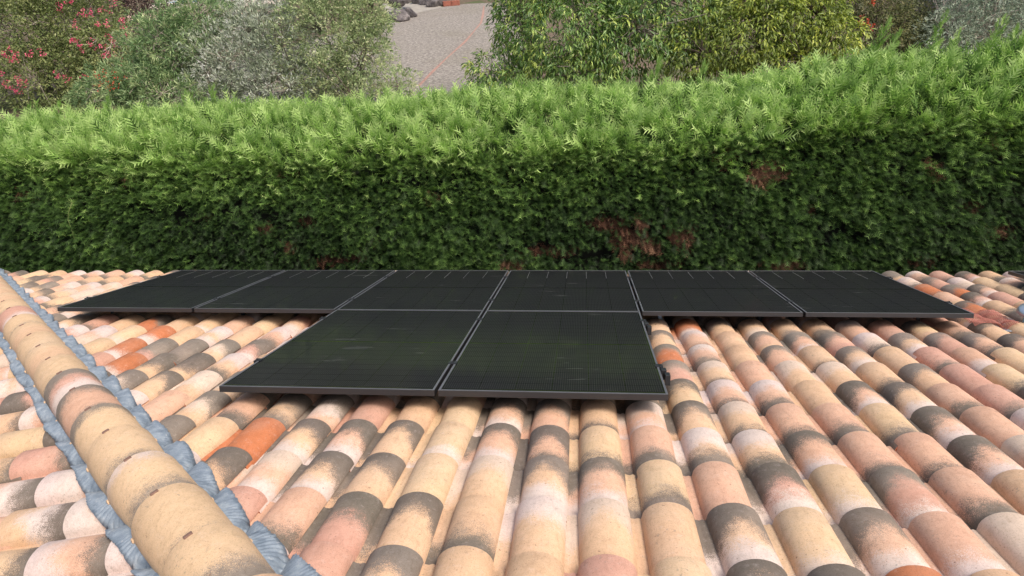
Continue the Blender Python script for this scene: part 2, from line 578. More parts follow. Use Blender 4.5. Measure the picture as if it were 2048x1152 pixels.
# tile looks read off the photograph: pixel on the tile -> kind
LOOKS = [(*map(float, q.split()[0].split(',')), q.split()[1]) for q in '''563,867 ooo;661,828 hwp;621,870 gsw;581,931 lpw;752,840 kkk;725,876 gpw;682,931 gsw;627,1011 ppg;841,827 sss;820,873 gss;786,934 gss;740,1014 gkk;673,1099 kkk;927,830 yyy;899,873 yyw;875,943 yyy;841,1020 gss;792,1118 hss;1012,837 gpw;1003,879 gpw;979,947 lss;957,1038 ssg;930,1124 sss;1104,837 hpp;1101,882 gpg;1095,959 hsw;1079,1044 wss;1073,1130 sss;1199,831 ssg;1200,879 yyg;1211,950 gpw;1211,1054 lss;1220,1133 kkk;1290,831 wpw;1299,889 ppg;1321,962 yyg;1342,1060 sss;1367,1139 yyy;1382,834 gss;1412,898 wsg;1440,971 ppp;1477,1060 gsw;1519,1142 gss;1449,818 psg;1483,840 lsg;1516,898 wsg;1550,958 gkw;1590,1060 yyl;1672,1145 gss;1575,837 ppg;1624,886 gpw;1672,977 yyw;1749,1060 gpw;1828,1148 ooo;1617,815 sss;1675,855 ppg;1737,913 ppg;1801,983 hkw;1892,1075 ppw;1718,818 gpw;1773,855 ppg;1840,916 ppg;1929,989 ppg;2009,1069 lll;1804,818 yyg;1862,858 gpw;1947,922 gpw;2027,989 sss;1905,815 ppg;1978,861 gkk;1978,812 kpp;2039,855 gpp;1316,658 lss;1325,679 gss;1337,706 hss;1340,724 hoo;1356,749 hkk;1368,782 gyy;1374,661 oow;1386,685 wpg;1398,709 wpg;1426,746 lsg;1453,791 wpg;1449,663 hss;1464,687 sss;1483,720 sss;1510,757 ppp;1543,793 wpg;1501,666 ssl;1525,690 hps;1562,714 hpp;1598,757 lss;1625,799 sss;1565,666 ssg;1595,693 hpw;1635,730 ssg;1677,766 lss;1635,669 ssg;1671,696 wpw;1708,730 hsw;1756,769 ssg;1695,675 hpk;1741,699 ssl;1786,733 hsw;1847,775 hss;1765,672 wlg;1811,702 sss;1869,733 yyl;1932,772 kkk;1999,818 ppp;1847,672 gyp;1887,702 kkg;1951,733 lyg;2014,775 kkg;1908,675 hkk;1963,705 ppw;2020,736 yyg;1975,678 hpg;2023,702 yyy;1822,552 wlg;1857,569 oog;1896,586 pps;1935,601 goo;1878,555 hkk;1918,570 hoo;1951,586 wwg;1985,602 gkw;1924,554 wll;1965,570 gpw;2004,587 kkk;1974,554 yyy;2018,569 yyy;255,730 oow;252,700 oow;316,676 oow;304,652 hoo;383,679 goo;365,652 sss;273,645 sss;213,670 wpl;255,670 yyl;331,694 hhk;304,712 kwk;319,734 ggs;395,700 hhg;441,679 hls;380,712 ggs;456,709 lls;422,737 wsg;492,682 sss;516,700 gkw;267,764 hls;343,761 gss;480,737 hls;416,770 lls;365,803 gss;431,803 hls;346,843 gss;441,852 yyy;513,813 ppg;532,861 ooo;577,828 gsg;458,928 gss;550,947 lpw;504,1002 gkk;571,1050 ppg;28,846 ppg;40,861 kkg;40,886 yyy;101,876 yyy;46,928 kkg;31,986 pwg;113,971 wwp;80,1050 swg;31,1124 yyg;147,1084 wpg;214,1136 sss'''.split(';')]


# ------------------------------------------------------------------ the house
house = empty('house')
tag(house, 'house with hipped roof of blended beige, pink and grey clay tiles under the solar panels', 'house')


def slab(name, pts, n_lo, n_hi, M, mat, parent):
    bm = bmesh.new()
    lo = [bm.verts.new(M @ Vector((u, v, n_lo))) for u, v in pts]
    hi = [bm.verts.new(M @ Vector((u, v, n_hi))) for u, v in pts]
    bm.faces.new(hi); bm.faces.new(lo[::-1])
    k = len(pts)
    for i in range(k):
        bm.faces.new((lo[i], lo[(i + 1) % k], hi[(i + 1) % k], hi[i]))
    bmesh.ops.recalc_face_normals(bm, faces=bm.faces[:])
    me = bpy.data.meshes.new(name); bm.to_mesh(me); bm.free()
    return obj(name, me, mat, parent)


hip_u = lambda v: KH - RH * v
U_RIGHT = 8.6
roof = slab('roof', [(hip_u(V_EAVE) + 0.03, V_EAVE - 0.12), (U_RIGHT, V_EAVE - 0.12), (U_RIGHT, V_TOP), (hip_u(V_TOP) + 0.12, V_TOP)],
            NB - 0.06, NB - 0.018, MR, M_DECK, house)
h_lo = MLi @ (MR @ Vector((hip_u(V_EAVE), V_EAVE, NB)))
h_hi = MLi @ (MR @ Vector((hip_u(V_TOP), V_TOP, NB)))
roof2 = slab('side_roof', [(h_lo.x - 0.06, h_lo.y), (h_hi.x - 0.06, h_hi.y), (h_hi.x - 1.2, h_hi.y), (h_hi.x - 1.2, h_lo.y)],
             NB - 0.06, NB - 0.018, ML, M_DECK, house)
eave_w = MR @ Vector((0, V_EAVE - 0.45, NB - 0.07))
back_y = (MR @ Vector((0, V_TOP, 0))).y
corner = MR @ Vector((hip_u(V_EAVE), V_EAVE, NB))
wb = MB()
y1, y0 = eave_w.y, back_y
x0, x1 = corner.x + 0.5, U_RIGHT - 0.3
top_b = (MR @ Vector((0, V_TOP, NB - 0.07))).z
bm = wb.bm
vv = [bm.verts.new(p) for p in ((x0, y0, 0), (x1, y0, 0), (x1, y1, 0), (x0, y1, 0),
                                (x0, y0, eave_w.z - 0.02), (x1, y0, top_b), (x1, y1, eave_w.z - 0.02), (x0, y1, eave_w.z - 0.02), (0.9, y0, top_b))]
for f in ((0, 1, 2, 3), (0, 4, 8, 5, 1), (1, 5, 6, 2), (2, 6, 7, 3), (3, 7, 4, 0)):
    bm.faces.new([vv[i] for i in f])
wb.build('wall', M_WALL, house)
MB().box(MR @ Vector(((corner.x + U_RIGHT) / 2, V_EAVE - 0.16, NB - 0.10)), (U_RIGHT - corner.x - 0.2, 0.03, 0.16)).build('eave_board', M_WALL, house)


# tiles ------------------------------------------------------------
def all_tiles():
    out = []
    ncol = 34
    for ci in range(-32, ncol):
        u = U0 + ci * SP
        for k in range(-9, 13):
            v = V0 + k * EX
            if v > V_EAVE + 0.01 or v - TL < V_TOP: continue
            if u + 0.1 + RH * v < KH or u > U_RIGHT - 0.1: continue
            out.append(('main', ci, k, u, v))
    # side roof: columns along the left slope, same pitch
    for ci in range(-32, 6):
        u = U2C + ci * SP
        for k in range(-16, 17):
            v = V2C + k * EX
            w = ML @ Vector((u, v, NB))
            w2 = ML @ Vector((u + 0.0, v - TL, NB))
            side_lo = (w - P0).dot(CUT_N)
            if side_lo > 0.16 or w.x < corner.x - 0.02: continue
            if (w2 - P0).dot(CUT_N) < -4.4: continue
            out.append(('side', ci, k, u, v))
    return out


U2C, V2C = 0.015, 0.10
TILES = all_tiles()
rec = []
for (where, ci, k, u, v) in TILES:
    M = MR if where == 'main' else ML
    w = M @ Vector((u, v - EX * 0.4, NB + 0.07))
    px, py, d = to_pix(w)
    vis = -60 < px < 2108 and py < 1240 and d > 0.3
    ends = [M @ Vector((u + dx, v - dy, NB + 0.07)) for dx in (-0.05, 0.07) for dy in (0.0, 0.3)]
    if vis and all(under_panel(e) for e in ends): vis = False
    rec.append([where, ci, k, u, v, px, py, d, vis])
order = sorted([i for i, r in enumerate(rec) if r[8]], key=lambda i: rec[i][7])
single = set(order[:298])
near_pix = {}
for (lx, ly, kd) in LOOKS:
    best = min((i for i in order), key=lambda i: (rec[i][5] - lx) ** 2 + (rec[i][6] - ly) ** 2)
    near_pix[best] = kd
rest = []
prev = {}
for i, (where, ci, k, u, v, px, py, d, vis) in enumerate(rec):
    M = MR if where == 'main' else ML
    par = roof if where == 'main' else roof2
    kd = near_pix.get(i) or pick_kind()
    me = tile_variant(kd, int(rng.integers(0, 5)))
    rz = math.radians(rng.normal(0, 0.8))
    T = M @ Matrix.Translation((u + rng.normal(0, 0.0022), v + rng.normal(0, 0.0065), NB + rng.uniform(-0.001, 0.0025))) @ \
        Matrix.Rotation(rz, 4, 'Z') @ Matrix.Rotation(math.radians(rng.normal(0, 0.8)), 4, 'Y')
    # cut along the hip
    cs = [T @ Vector((x, y, 0.03)) for x in (-0.166, 0.096) for y in (0, -TL)]
    ds = [(c - P0).dot(CUT_N) * (1 if where == 'main' else -1) for c in cs]
    cutme = None
    if min(ds) < 0.02:
        if max(ds) < 0.03: continue
        bm = bmesh.new(); bm.from_mesh(me)
        Ti = T.inverted()
        pn = (Ti.to_3x3() @ (CUT_N if where == 'main' else -CUT_N)).normalized()
        pc = Ti @ (P0 + CUT_N * (0.02 if where == 'main' else -0.02))
        bmesh.ops.bisect_plane(bm, geom=bm.verts[:] + bm.edges[:] + bm.faces[:], plane_co=pc, plane_no=pn, clear_inner=True)
        if len(bm.faces) < 4:
            bm.free(); continue
        cutme = me.copy(); bm.to_mesh(cutme); bm.free()
        me = cutme
    if i in single:
        o = bpy.data.objects.new('roof_tile', me)
        o.matrix_basis = T
        link(o, par)
    else:
        rest.append((par, me, T))
for par in (roof, roof2):
    bm = bmesh.new()
    for (pp, me, T) in rest:
        if pp is not par: continue
        c = me.copy(); c.transform(T); bm.from_mesh(c); bpy.data.meshes.remove(c)
    me = bpy.data.meshes.new('tile_field'); bm.to_mesh(me); bm.free()
    me.materials.append(M_TILE); me.materials.append(M_RAW)
    o = link(bpy.data.objects.new('tile_field', me), par); o['kind'] = 'stuff'

# hip: board, barrel tiles, clips, flashing strips ------------------
hip_len = (MR @ Vector((hip_u(V_TOP), V_TOP, NB)) - MR @ Vector((hip_u(V_EAVE), V_EAVE, NB))).length
HIP_C = lambda a, h=0.0: (MR @ Vector((hip_u(V_EAVE), V_EAVE, NB))) - HD * a + HIPN * h     # a metres up from the corner
bm = bmesh.new()
q = []
for a in (0.02, hip_len - 0.1):
    for s, h in ((-0.03, -0.03), (0.03, -0.03), (0.03, 0.10), (-0.03, 0.10)):
        q.append(bm.verts.new(HIP_C(a, h) + HSIDE * s))
bm.faces.new(q[:4]); bm.faces.new(q[4:][::-1])
for i in range(4): bm.faces.new((q[i], q[4 + i], q[4 + (i + 1) % 4], q[(i + 1) % 4]))
bmesh.ops.recalc_face_normals(bm, faces=bm.faces[:])
me = bpy.data.meshes.new('hip_ridge'); bm.to_mesh(me); bm.free()
hip = obj('hip_ridge', me, M_DECK, house)

HEX, HTL, HR = 0.381, 0.45, 0.127


def hip_tile_mesh(kind, e1, e2, arch, seed):
    r = random.Random(seed)
    m0 = 1 + r.uniform(-0.05, 0.04)
    jit = lambda c: tuple(v * m0 for v in c)
    cF, cM, cN = (jit(BODY[q]) for q in kind)
    ns, ys = 22, [0.0, -0.005, -0.12, -0.24, -0.36, -HTL]
    verts, uv = [], []
    for layer in (0, 1):
        for y in ys:
            k = 1 + 0.11 * (1 + y / HTL) - (0.012 if y == 0.0 else 0) - (0.10 if layer else 0)
            for i in range(ns + 1):
                a = math.radians(-8) + math.radians(196) * i / ns
                verts.append((HR * k * math.cos(a), y + (0.002 * math.sin(i * 1.7 + seed) if y > -0.01 else 0), HR * k * math.sin(a)))
                uv.append((math.cos(a) * 1.0, -y / HEX))
    n, ny = ns + 1, len(ys)
    idx = lambda l, j, i: l * ny * n + j * n + i
    faces, fm = [], []
    for j in range(ny - 1):
        for i in range(ns):
            faces.append((idx(0, j, i), idx(0, j, i + 1), idx(0, j + 1, i + 1), idx(0, j + 1, i))); fm.append(0)
            faces.append((idx(1, j, i), idx(1, j + 1, i), idx(1, j + 1, i + 1), idx(1, j, i + 1))); fm.append(1)
        for i in (0, ns):
            faces.append((idx(0, j, i), idx(0, j + 1, i), idx(1, j + 1, i), idx(1, j, i)) if i == 0 else (idx(0, j, i), idx(1, j, i), idx(1, j + 1, i), idx(0, j + 1, i))); fm.append(1)
    for i in range(ns):
        faces.append((idx(0, 0, i), idx(1, 0, i), idx(1, 0, i + 1), idx(0, 0, i + 1))); fm.append(1)
        faces.append((idx(0, ny - 1, i), idx(0, ny - 1, i + 1), idx(1, ny - 1, i + 1), idx(1, ny - 1, i))); fm.append(1)
    nv = len(verts)
    A = {'col_low': np.tile(np.array([*cF, e1]), (nv, 1)), 'col_mid': np.tile(np.array([*cM, e2]), (nv, 1)),
         'col_top': np.tile(np.array([*cN, arch]), (nv, 1))}
    me = np_mesh('hip_tile', np.array(verts), np.array(faces), smooth=True, attrs=A, uv=np.array(uv))
    me.materials.append(M_TILE); me.materials.append(M_RAW)
    me.polygons.foreach_set('material_index', np.array(fm, dtype=np.int32))
    ef = {}
    for f in me.polygons:
        for e in f.edge_keys: ef.setdefault(e, []).append(fm[f.index])
    sh = np.array([len(set(ef.get(tuple(sorted(e.vertices)), ()))) > 1 for e in me.edges])
    at = me.attributes.new('sharp_edge', 'BOOLEAN', 'EDGE'); at.data.foreach_set('value', sh)
    return me


M_SANDY = simple_mat('sandy_clay', (0.58, 0.40, 0.25), 0.85, var=0.15, scale=40)
clip_me = MB().box((0, 0, 0), (0.030, 0.016, 0.012), bevel=0.003).mesh('fixing_clip')
nub_me = MB().box((0, 0, 0), (0.016, 0.022, 0.016), bevel=0.006).mesh('tile_nub')
# low-end position of the tile whose end is at pixel (385,1063) sets the phase
ri = MR.inverted()
c0 = ri @ CAM_POS
dr = ri.to_3x3() @ pix_ray(385, 1063)
hit = c0 + dr * ((0.0 - c0.z) / dr.z)
a_phase = ((MR @ Vector((hit.x, hit.y, NB))) - HIP_C(0)).dot(-HD)
HIPK = {0: ('yyh', .3, .62, -.1), 1: ('yyh', .3, 1.02, .0), 2: ('wyh', .13, .80, -.15), 3: ('yyh', .3, .90, 0), 4: ('hyy', .16, .95, .15), 5: ('hph', .20, .97, .2),
        6: ('hkw', .28, .60, .2), 7: ('yyh', .3, .97, .1), 8: ('ysh', .3, .99, .1), 9: ('yyh', .3, .96, 0), 10: ('ysh', .3, .98, 0), 11: ('yyh', .3, .85, 0), 12: ('kkw', .3, .7, .1), 13: ('yyh', .3, .9, 0)}
for k in range(-6, 22):
    a = a_phase - k * HEX
    if a < -0.03 or a > hip_len - 0.3: continue
    kd, e1, e2, ar = HIPK.get(k, ('ysh', .3, .97, .1)) if k >= 0 else ('syg', .3, .85, 0)
    me = hip_tile_mesh(kd, e1, e2, ar, k + 50)
    M = frame_mat(HIP_C(a, 0.068 + rng.normal(0, 0.001)), -HSIDE if HSIDE.cross(HD).dot(HIPN) < 0 else HSIDE, HD, HIPN)
    M = M @ Matrix.Rotation(math.radians(rng.normal(0, 0.7)), 4, 'Z')
    o = bpy.data.objects.new('hip_tile', me); o.matrix_basis = M; link(o, hip)
    sx = 1 if (M.to_3x3() @ Vector((1, 0, 0))).x > 0 else -1
    for (ang, mesh, mat) in ((101 if sx > 0 else 79, clip_me, M_CLIP), (2, nub_me, M_TILE), (178, nub_me, M_TILE)):
        rr_ = HR * 1.095
        c = bpy.data.objects.new(mesh.name.split('.')[0], mesh)
        if not mesh.materials: mesh.materials.append(M_CLIP if mesh is clip_me else M_SANDY)
        A_ = math.radians(ang)
        c.matrix_basis = M @ Matrix.Translation((rr_ * math.cos(A_), -0.008, rr_ * math.sin(A_))) @ Matrix.Rotation(A_ - math.pi / 2, 4, 'Y').inverted()
        link(c, hip)


def tile_height(which, u, v):
    u0, v0 = (U0, V0) if which == 'main' else (U2C, V2C)
    y = ((v - v0) % EX) - EX
    return NB + profile(u - u0) + tilt(y)


for which in ('main', 'side'):
    M = MR if which == 'main' else ML
    Mi = M.inverted()
    na, nb_ = 2600, 9
    aa = np.linspace(0.0, hip_len - 0.35, na)
    V = np.zeros((na, nb_, 3))
    hd_l = Mi.to_3x3() @ HD
    pd = Vector((-hd_l.y, hd_l.x, 0)).normalized()
    if (M.to_3x3() @ pd).dot(HSIDE) * (1 if which == 'main' else -1) < 0: pd = -pd
    base = Mi @ HIP_C(0)
    ph = rng.uniform(0, 6, 8)
    for i, a in enumerate(aa):
        outer = (0.208 if which == 'main' else 0.178) + 0.007 * math.sin(a * 5.1 + ph[0]) + 0.004 * math.sin(a * 23 + ph[1]) + 0.0012 * math.sin(a * 210) + rng.normal(0, 0.0010)
        w1 = 0.0024 * math.sin(a * 2 * math.pi / 0.0155 + 1.5 * math.sin(a * 9))
        for j in range(nb_):
            f = j / (nb_ - 1)
            b = 0.05 + (outer - 0.05) * f
            fan = 0.012 * math.sin(a * 2 * math.pi / 0.335 + ph[2]) * f
            p = base - hd_l * (a + fan) + pd * b
            hgt = 0
            for du, dv in ((0, 0), (0.012, 0), (-0.012, 0), (0, 0.03), (0, -0.03)):
                hgt = max(hgt, tile_height(which, p.x + du, p.y + dv) - NB)
            lift = 0.006 + 0.002 * math.sin(a * 17 + ph[3]) + (0.005 * max(0, math.sin(a * 6.7 + ph[4])) ** 4) * f
            V[i, j] = M @ Vector((p.x, p.y, NB + hgt + lift + w1 * (0.3 + 0.7 * f)))
    idx = np.arange(na * nb_).reshape(na, nb_)
    F = np.stack([idx[:-1, :-1].ravel(), idx[1:, :-1].ravel(), idx[1:, 1:].ravel(), idx[:-1, 1:].ravel()], 1)
    if which == 'side': F = F[:, ::-1]
    me = np_mesh('flashing_strip', V.reshape(-1, 3), F, smooth=True)
    o = obj('flashing_strip', me, M_FLASH, hip)
    md = o.modifiers.new('thickness', 'SOLIDIFY'); md.thickness = 0.0025; md.offset = 1

# ------------------------------------------------------------------ solar panels
PT = 0.032
CW, CH = 0.1815, 0.0905
cell_v = [(-CW / 2 + 0.004, -CH / 2), (CW / 2 - 0.004, -CH / 2), (CW / 2, -CH / 2 + 0.004), (CW / 2, CH / 2 - 0.004), (CW / 2 - 0.004, CH / 2), (-CW / 2 + 0.004, CH / 2), (-CW / 2, CH / 2 - 0.004), (-CW / 2, -CH / 2 + 0.004)]
bm = bmesh.new()
uvl = bm.loops.layers.uv.new('UVMap')
tv = [bm.verts.new((x, y, 0.0004)) for x, y in cell_v]
bv = [bm.verts.new((x, y, 0.0)) for x, y in cell_v]
bm.faces.new(tv)
for i in range(8): bm.faces.new((bv[i], bv[(i + 1) % 8], tv[(i + 1) % 8], tv[i]))
for f in bm.faces:
    for l in f.loops: l[uvl].uv = (l.vert.co.x / CW + 0.5, l.vert.co.y / CH + 0.5)
cell_me = bpy.data.meshes.new('cell'); bm.to_mesh(cell_me); bm.free()
cell_me.materials.append(M_CELL)
ribbon_me = MB().box((0, 0, 0), (0.0024, 0.36, 0.0008)).mesh('ribbon'); ribbon_me.materials.append(M_RIBBON)
fb = MB()
FW = 0.011
for sx in (-1, 1): fb.box((sx * (PW / 2 - FW / 2), 0, -PT / 2), (FW, PH, PT), bevel=0.0012)
for sy in (-1, 1): fb.box((0, sy * (PH / 2 - FW / 2), -PT / 2 - 0.0006), (PW - 2 * FW + 0.002, FW, PT - 0.0012), bevel=0.0012)
frame_me = fb.mesh('frame'); frame_me.materials.append(M_FRAME)
sheenb = MB()  # thin strips along the frame tops, sky reflection painted as grey
for sx in (-1, 1): sheenb.box((sx * (PW / 2 - FW / 2), 0, 0.0004), (FW, PH, 0.0014))
for sy in (-1, 1): sheenb.box((0, sy * (PH / 2 - FW / 2), 0.0004), (PW - 2 * FW - 0.0005, FW, 0.0012))
sheen_me = sheenb.mesh('frame_sheen'); sheen_me.materials.append(M_SHEEN)
laminate_me = MB().box((0, 0, -0.0045), (PW - 2 * FW + 0.004, PH - 2 * FW + 0.004, 0.005)).mesh('laminate_slab'); laminate_me.materials.append(M_LAMINATE)  # dark opaque slab under the cells; no glass lies over them
clampb = MB().box((0, 0, 0.002), (0.046, 0.045, 0.006), bevel=0.0015).box((0, 0, -0.016), (0.014, 0.04, 0.036)).tube([(0, 0, 0.004), (0, 0, 0.010)], [0.006, 0.006], 6)
mid_clamp_me = clampb.mesh('mid_clamp'); mid_clamp_me.materials.append(M_CLAMP)
endb = MB().box((-0.004, 0, 0.002), (0.034, 0.045, 0.006), bevel=0.0015).box((0.012, 0, -0.018), (0.018, 0.045, 0.042), bevel=0.002).tube([(0.008, 0, 0.004), (0.008, 0, 0.011)], [0.006, 0.006], 6)
end_clamp_me = endb.mesh('end_clamp'); end_clamp_me.materials.append(M_CLAMP)
RAIL_V = {'back': (-0.37, -1.40), 'far': (-0.37, -1.40), 'front': (-2.05, -3.08)}

P_LABEL = {('back', 0): 'black solar panel at the left end of the long far row beside the hip',
           ('back', 1): 'second black solar panel from the left in the long far row',
           ('back', 2): 'third black panel from the left in the far row, behind the left near panel',
           ('back', 3): 'fourth black panel from the left in the far row, behind the right near panel',
           ('back', 4): 'fifth black solar panel from the left in the long far row',
           ('back', 5): 'black solar panel at the right end of the long far row',
           ('front', 2): 'left one of the two near black solar panels',
           ('front', 3): 'right one of the two near black solar panels',
           ('far', 0): 'corner of a separate black solar panel at the right picture edge near the eave'}
for (pu, pv, row, i) in PANELS:
    M = MR @ Matrix.Translation((pu + PW / 2, pv + PH / 2, 0))
    root = empty('solar_panel', mat=M)
    tag(root, P_LABEL[(row, i)], 'solar panel', 'black solar panels on the tiled roof')
    link(bpy.data.objects.new('frame', frame_me), root)
    fr_ = [c for c in root.children if c.name.startswith('frame')][0]
    link(bpy.data.objects.new('frame_sheen', sheen_me), fr_)
    link(bpy.data.objects.new('laminate_slab', laminate_me), root)
    for cx in range(6):
        for cy in range(18):
            o = bpy.data.objects.new('cell', cell_me)
            x = (cx - 2.5) * (CW + 0.0022)
            y = (cy - 8.5) * (CH + 0.0022) + (0.008 if cy >= 9 else -0.008)
            o.location = (x, y, -0.0018)
            link(o, root)
    for cx in (range(5) if row != 'front' else ()):
        o = bpy.data.objects.new('ribbon', ribbon_me)
        o.location = ((cx - 2) * (CW + 0.0022), PH / 2 - 0.24, -0.0012)
        link(o, root)
    last = (row, i) in (('back', 5), ('front', 3))
    first = (row, i) in (('back', 0), ('front', 2), ('far', 0))
    for rv in RAIL_V[row]:
        y = rv - (pv + PH / 2)
        o = bpy.data.objects.new('end_clamp' if last else 'mid_clamp', end_clamp_me if last else mid_clamp_me)
        o.location = (PW / 2 + (0.002 if last else PGAP / 2), y, 0)
        link(o, root)
        if first:
            o = bpy.data.objects.new('end_clamp', end_clamp_me)
            o.location = (-PW / 2 - 0.002, y, 0); o.rotation_euler = (0, 0, math.pi)
            link(o, root)

RAILS = [('back', -0.37, -3.50, 3.52, 'upper black mounting rail under the long far panel row near the eave'),
         ('back', -1.40, -3.50, 3.52, 'lower black mounting rail under the near side of the far panel row'),
         ('front', -2.05, -1.19, 1.166, 'black mounting rail with end block at upper right edge of the near panels'),
         ('front', -3.08, -1.19, 1.168, 'black mounting rail with end block at lower right edge of the near panels'),
         ('far', -0.9, 4.62, 5.9, 'black mounting rail under the separate panel at the right picture edge')]
for row, rv, ua, ub, lab in RAILS:
    M = MR @ Matrix.Translation((ua, rv, -PT))
    root = empty('mounting_rail', mat=M)
    tag(root, lab, 'rail', 'mounting rails under the solar panels')
    ln = ub - ua
    MB().box((ln / 2, 0, -0.021), (ln, 0.040, 0.040), bevel=0.003).build('rail_profile', M_CLAMP, root)
    MB().box((ln + 0.003, 0, -0.021), (0.006, 0.044, 0.044), bevel=0.002).build('end_cap', M_CLAMP, root)
    n = max(2, int(ln / 1.1))
    for j in range(n + 1):
        x = 0.25 + (ln - 0.5) * j / n
        ucol = round((ua + x - U0 + SP / 2) / SP) * SP + U0 - SP / 2 - ua
        ext = -0.04
        if rv == -1.40 and j == 0:
            MB().box((1.327 - ua, -0.026, -0.050), (0.030, 0.006, 0.075), bevel=0.002).box((1.327 - ua, -0.10, -0.090), (0.030, 0.16, 0.006)).box((1.327 - ua, -0.178, -0.115), (0.030, 0.006, 0.055)).build('roof_hook', M_ALU, root)
        MB().box((ucol, 0.026, -0.050), (0.030, 0.006, 0.075), bevel=0.002).box((ucol, 0.05, -0.090), (0.030, 0.05, 0.006)).box((ucol, 0.075, -0.118), (0.030, 0.006, 0.06)).build('roof_hook', M_CLAMP, root)
    if row == 'front':
        MB().box((ln - 0.003, -0.050, 0.006), (0.030, 0.046, 0.052), bevel=0.003).box((ln + 0.012, -0.105, -0.006), (0.028, 0.055, 0.058), bevel=0.003).build('cable_block', M_CLAMP, root)

# ------------------------------------------------------------------ vent and netting at the right edge
vp = MR @ Vector((3.99, -1.50, NB + 0.03))
vent = empty('roof_vent', vp)
tag(vent, 'round galvanised metal roof vent beside orange netting at the right picture edge', 'vent')
MB().lathe([(0.055, -0.04), (0.055, 0.13), (0.058, 0.13), (0.058, -0.04)], 20).build('pipe', M_ALU, vent)
MB().lathe([(0.0, 0.185), (0.05, 0.178), (0.105, 0.155), (0.118, 0.125), (0.112, 0.123), (0.10, 0.148), (0.0, 0.175)], 28).build('cap', M_ALU, vent)
rot17 = MR.to_3x3()
MB().box((-0.10, -0.06, 0.035), (0.30, 0.16, 0.006), rot=rot17).build('base_plate', M_FLASH, vent)

M_NET = simple_mat('orange_plastic_net', (0.36, 0.12, 0.085), 0.6, var=0.2)
nb2 = bmesh.new()
gu, gv = 30, 44
grid = {}
for i in range(gu + 1):
    for j in range(gv + 1):
        uu = 3.545 + 0.30 * i / gu + 0.05 * j / gv
        v_ = -1.62 + 0.42 * j / gv
        hh = max(tile_height('main', uu + du, v_) for du in (-0.02, 0, 0.02)) + 0.012 + 0.010 * math.sin(i * 0.5 + j * 0.31) * math.sin(j * 0.27)
        grid[i, j] = nb2.verts.new(MR @ Vector((uu, v_, hh)))
for i in range(gu):
    for j in range(gv):
        nb2.faces.new((grid[i, j], grid[i + 1, j], grid[i + 1, j + 1], grid[i, j + 1]))
me = bpy.data.meshes.new('orange_netting'); nb2.to_mesh(me); nb2.free()
net = obj('orange_netting', me, M_NET)
tag(net, 'piece of orange plastic mesh netting draped over tiles at the right edge', 'netting')
md = net.modifiers.new('strands', 'WIREFRAME'); md.thickness = 0.0034; md.use_replace = True

# ------------------------------------------------------------------ ground
M_GRAVEL, nt, p = new_mat('exposed_aggregate')
g = N(nt, 'NewGeometry').outputs['Position']
n1 = noise(nt, g, 11, 5, 0.85); n2 = noise(nt, g, 0.55, 4); n3 = noise(nt, g, 7, 3)
c = ramp(nt, n1, [(0.34, (0.085, 0.076, 0.064)), (0.5, (0.215, 0.192, 0.165)), (0.66, (0.44, 0.405, 0.36))])
c = mixc(nt, math_n(nt, 'MULTIPLY', smooth(nt, n2, 0.42, 0.7), 0.35), c, (0.17, 0.15, 0.105))
c = mixc(nt, math_n(nt, 'MULTIPLY', smooth(nt, n3, 0.6, 0.75), 0.2), c, (0.29, 0.26, 0.24))
L(nt, c, p.inputs['Base Color']); p.inputs['Roughness'].default_value = 0.9
bump(nt, p, n1, 0.4, 0.02)

M_SOIL, nt, p = new_mat('garden_soil')
g = N(nt, 'NewGeometry').outputs['Position']
n1 = noise(nt, g, 9, 6, 0.7); n2 = noise(nt, g, 0.8, 4)
c = ramp(nt, n1, [(0.3, (0.05, 0.036, 0.022)), (0.6, (0.15, 0.11, 0.07)), (0.8, (0.24, 0.19, 0.13))])
c = mixc(nt, smooth(nt, n2, 0.5, 0.62), c, mixc(nt, n1, (0.03, 0.045, 0.012), (0.11, 0.13, 0.045)))
L(nt, c, p.inputs['Base Color']); p.inputs['Roughness'].default_value = 0.95
bump(nt, p, n1, 0.6, 0.04)

ZT = 2.8
ys = [-400, -60, -20, 1.2, 2.6, 3.2, 4.0, 4.6, 5.0, 8, 30, 60, 400]
zs = [0, 0, 0, 0, 0.05, 0.6, 1.9, 2.65, ZT, ZT, ZT, ZT + 0.5, ZT + 6]
xs = [-400, -100, -40, -15, 0, 15, 40, 100, 400]
V = np.array([(x, y, z) for y, z in zip(ys, zs) for x in xs], dtype=float)
idx = np.arange(len(V)).reshape(len(ys), len(xs))
F = np.stack([idx[:-1, :-1].ravel(), idx[:-1, 1:].ravel(), idx[1:, 1:].ravel(), idx[1:, :-1].ravel()], 1)
tag(obj('ground', np_mesh('ground', V, F), M_SOIL), 'bare garden soil and dry grass around the house', kind='structure')


def sheet(name, pts, z, mat, kind='structure'):
    bm = bmesh.new()
    bm.faces.new([bm.verts.new((x, y, z)) for x, y in pts])
    bmesh.ops.recalc_face_normals(bm, faces=bm.faces[:])
    if bm.faces[0].normal.z < 0: bmesh.ops.reverse_faces(bm, faces=bm.faces[:])
    me = bpy.data.meshes.new(name); bm.to_mesh(me); bm.free()
    o = obj(name, me, mat); o['kind'] = kind
    return o


def gp(x, y, z=ZT): q = pix_z(x, y, z); return (q.x, q.y)


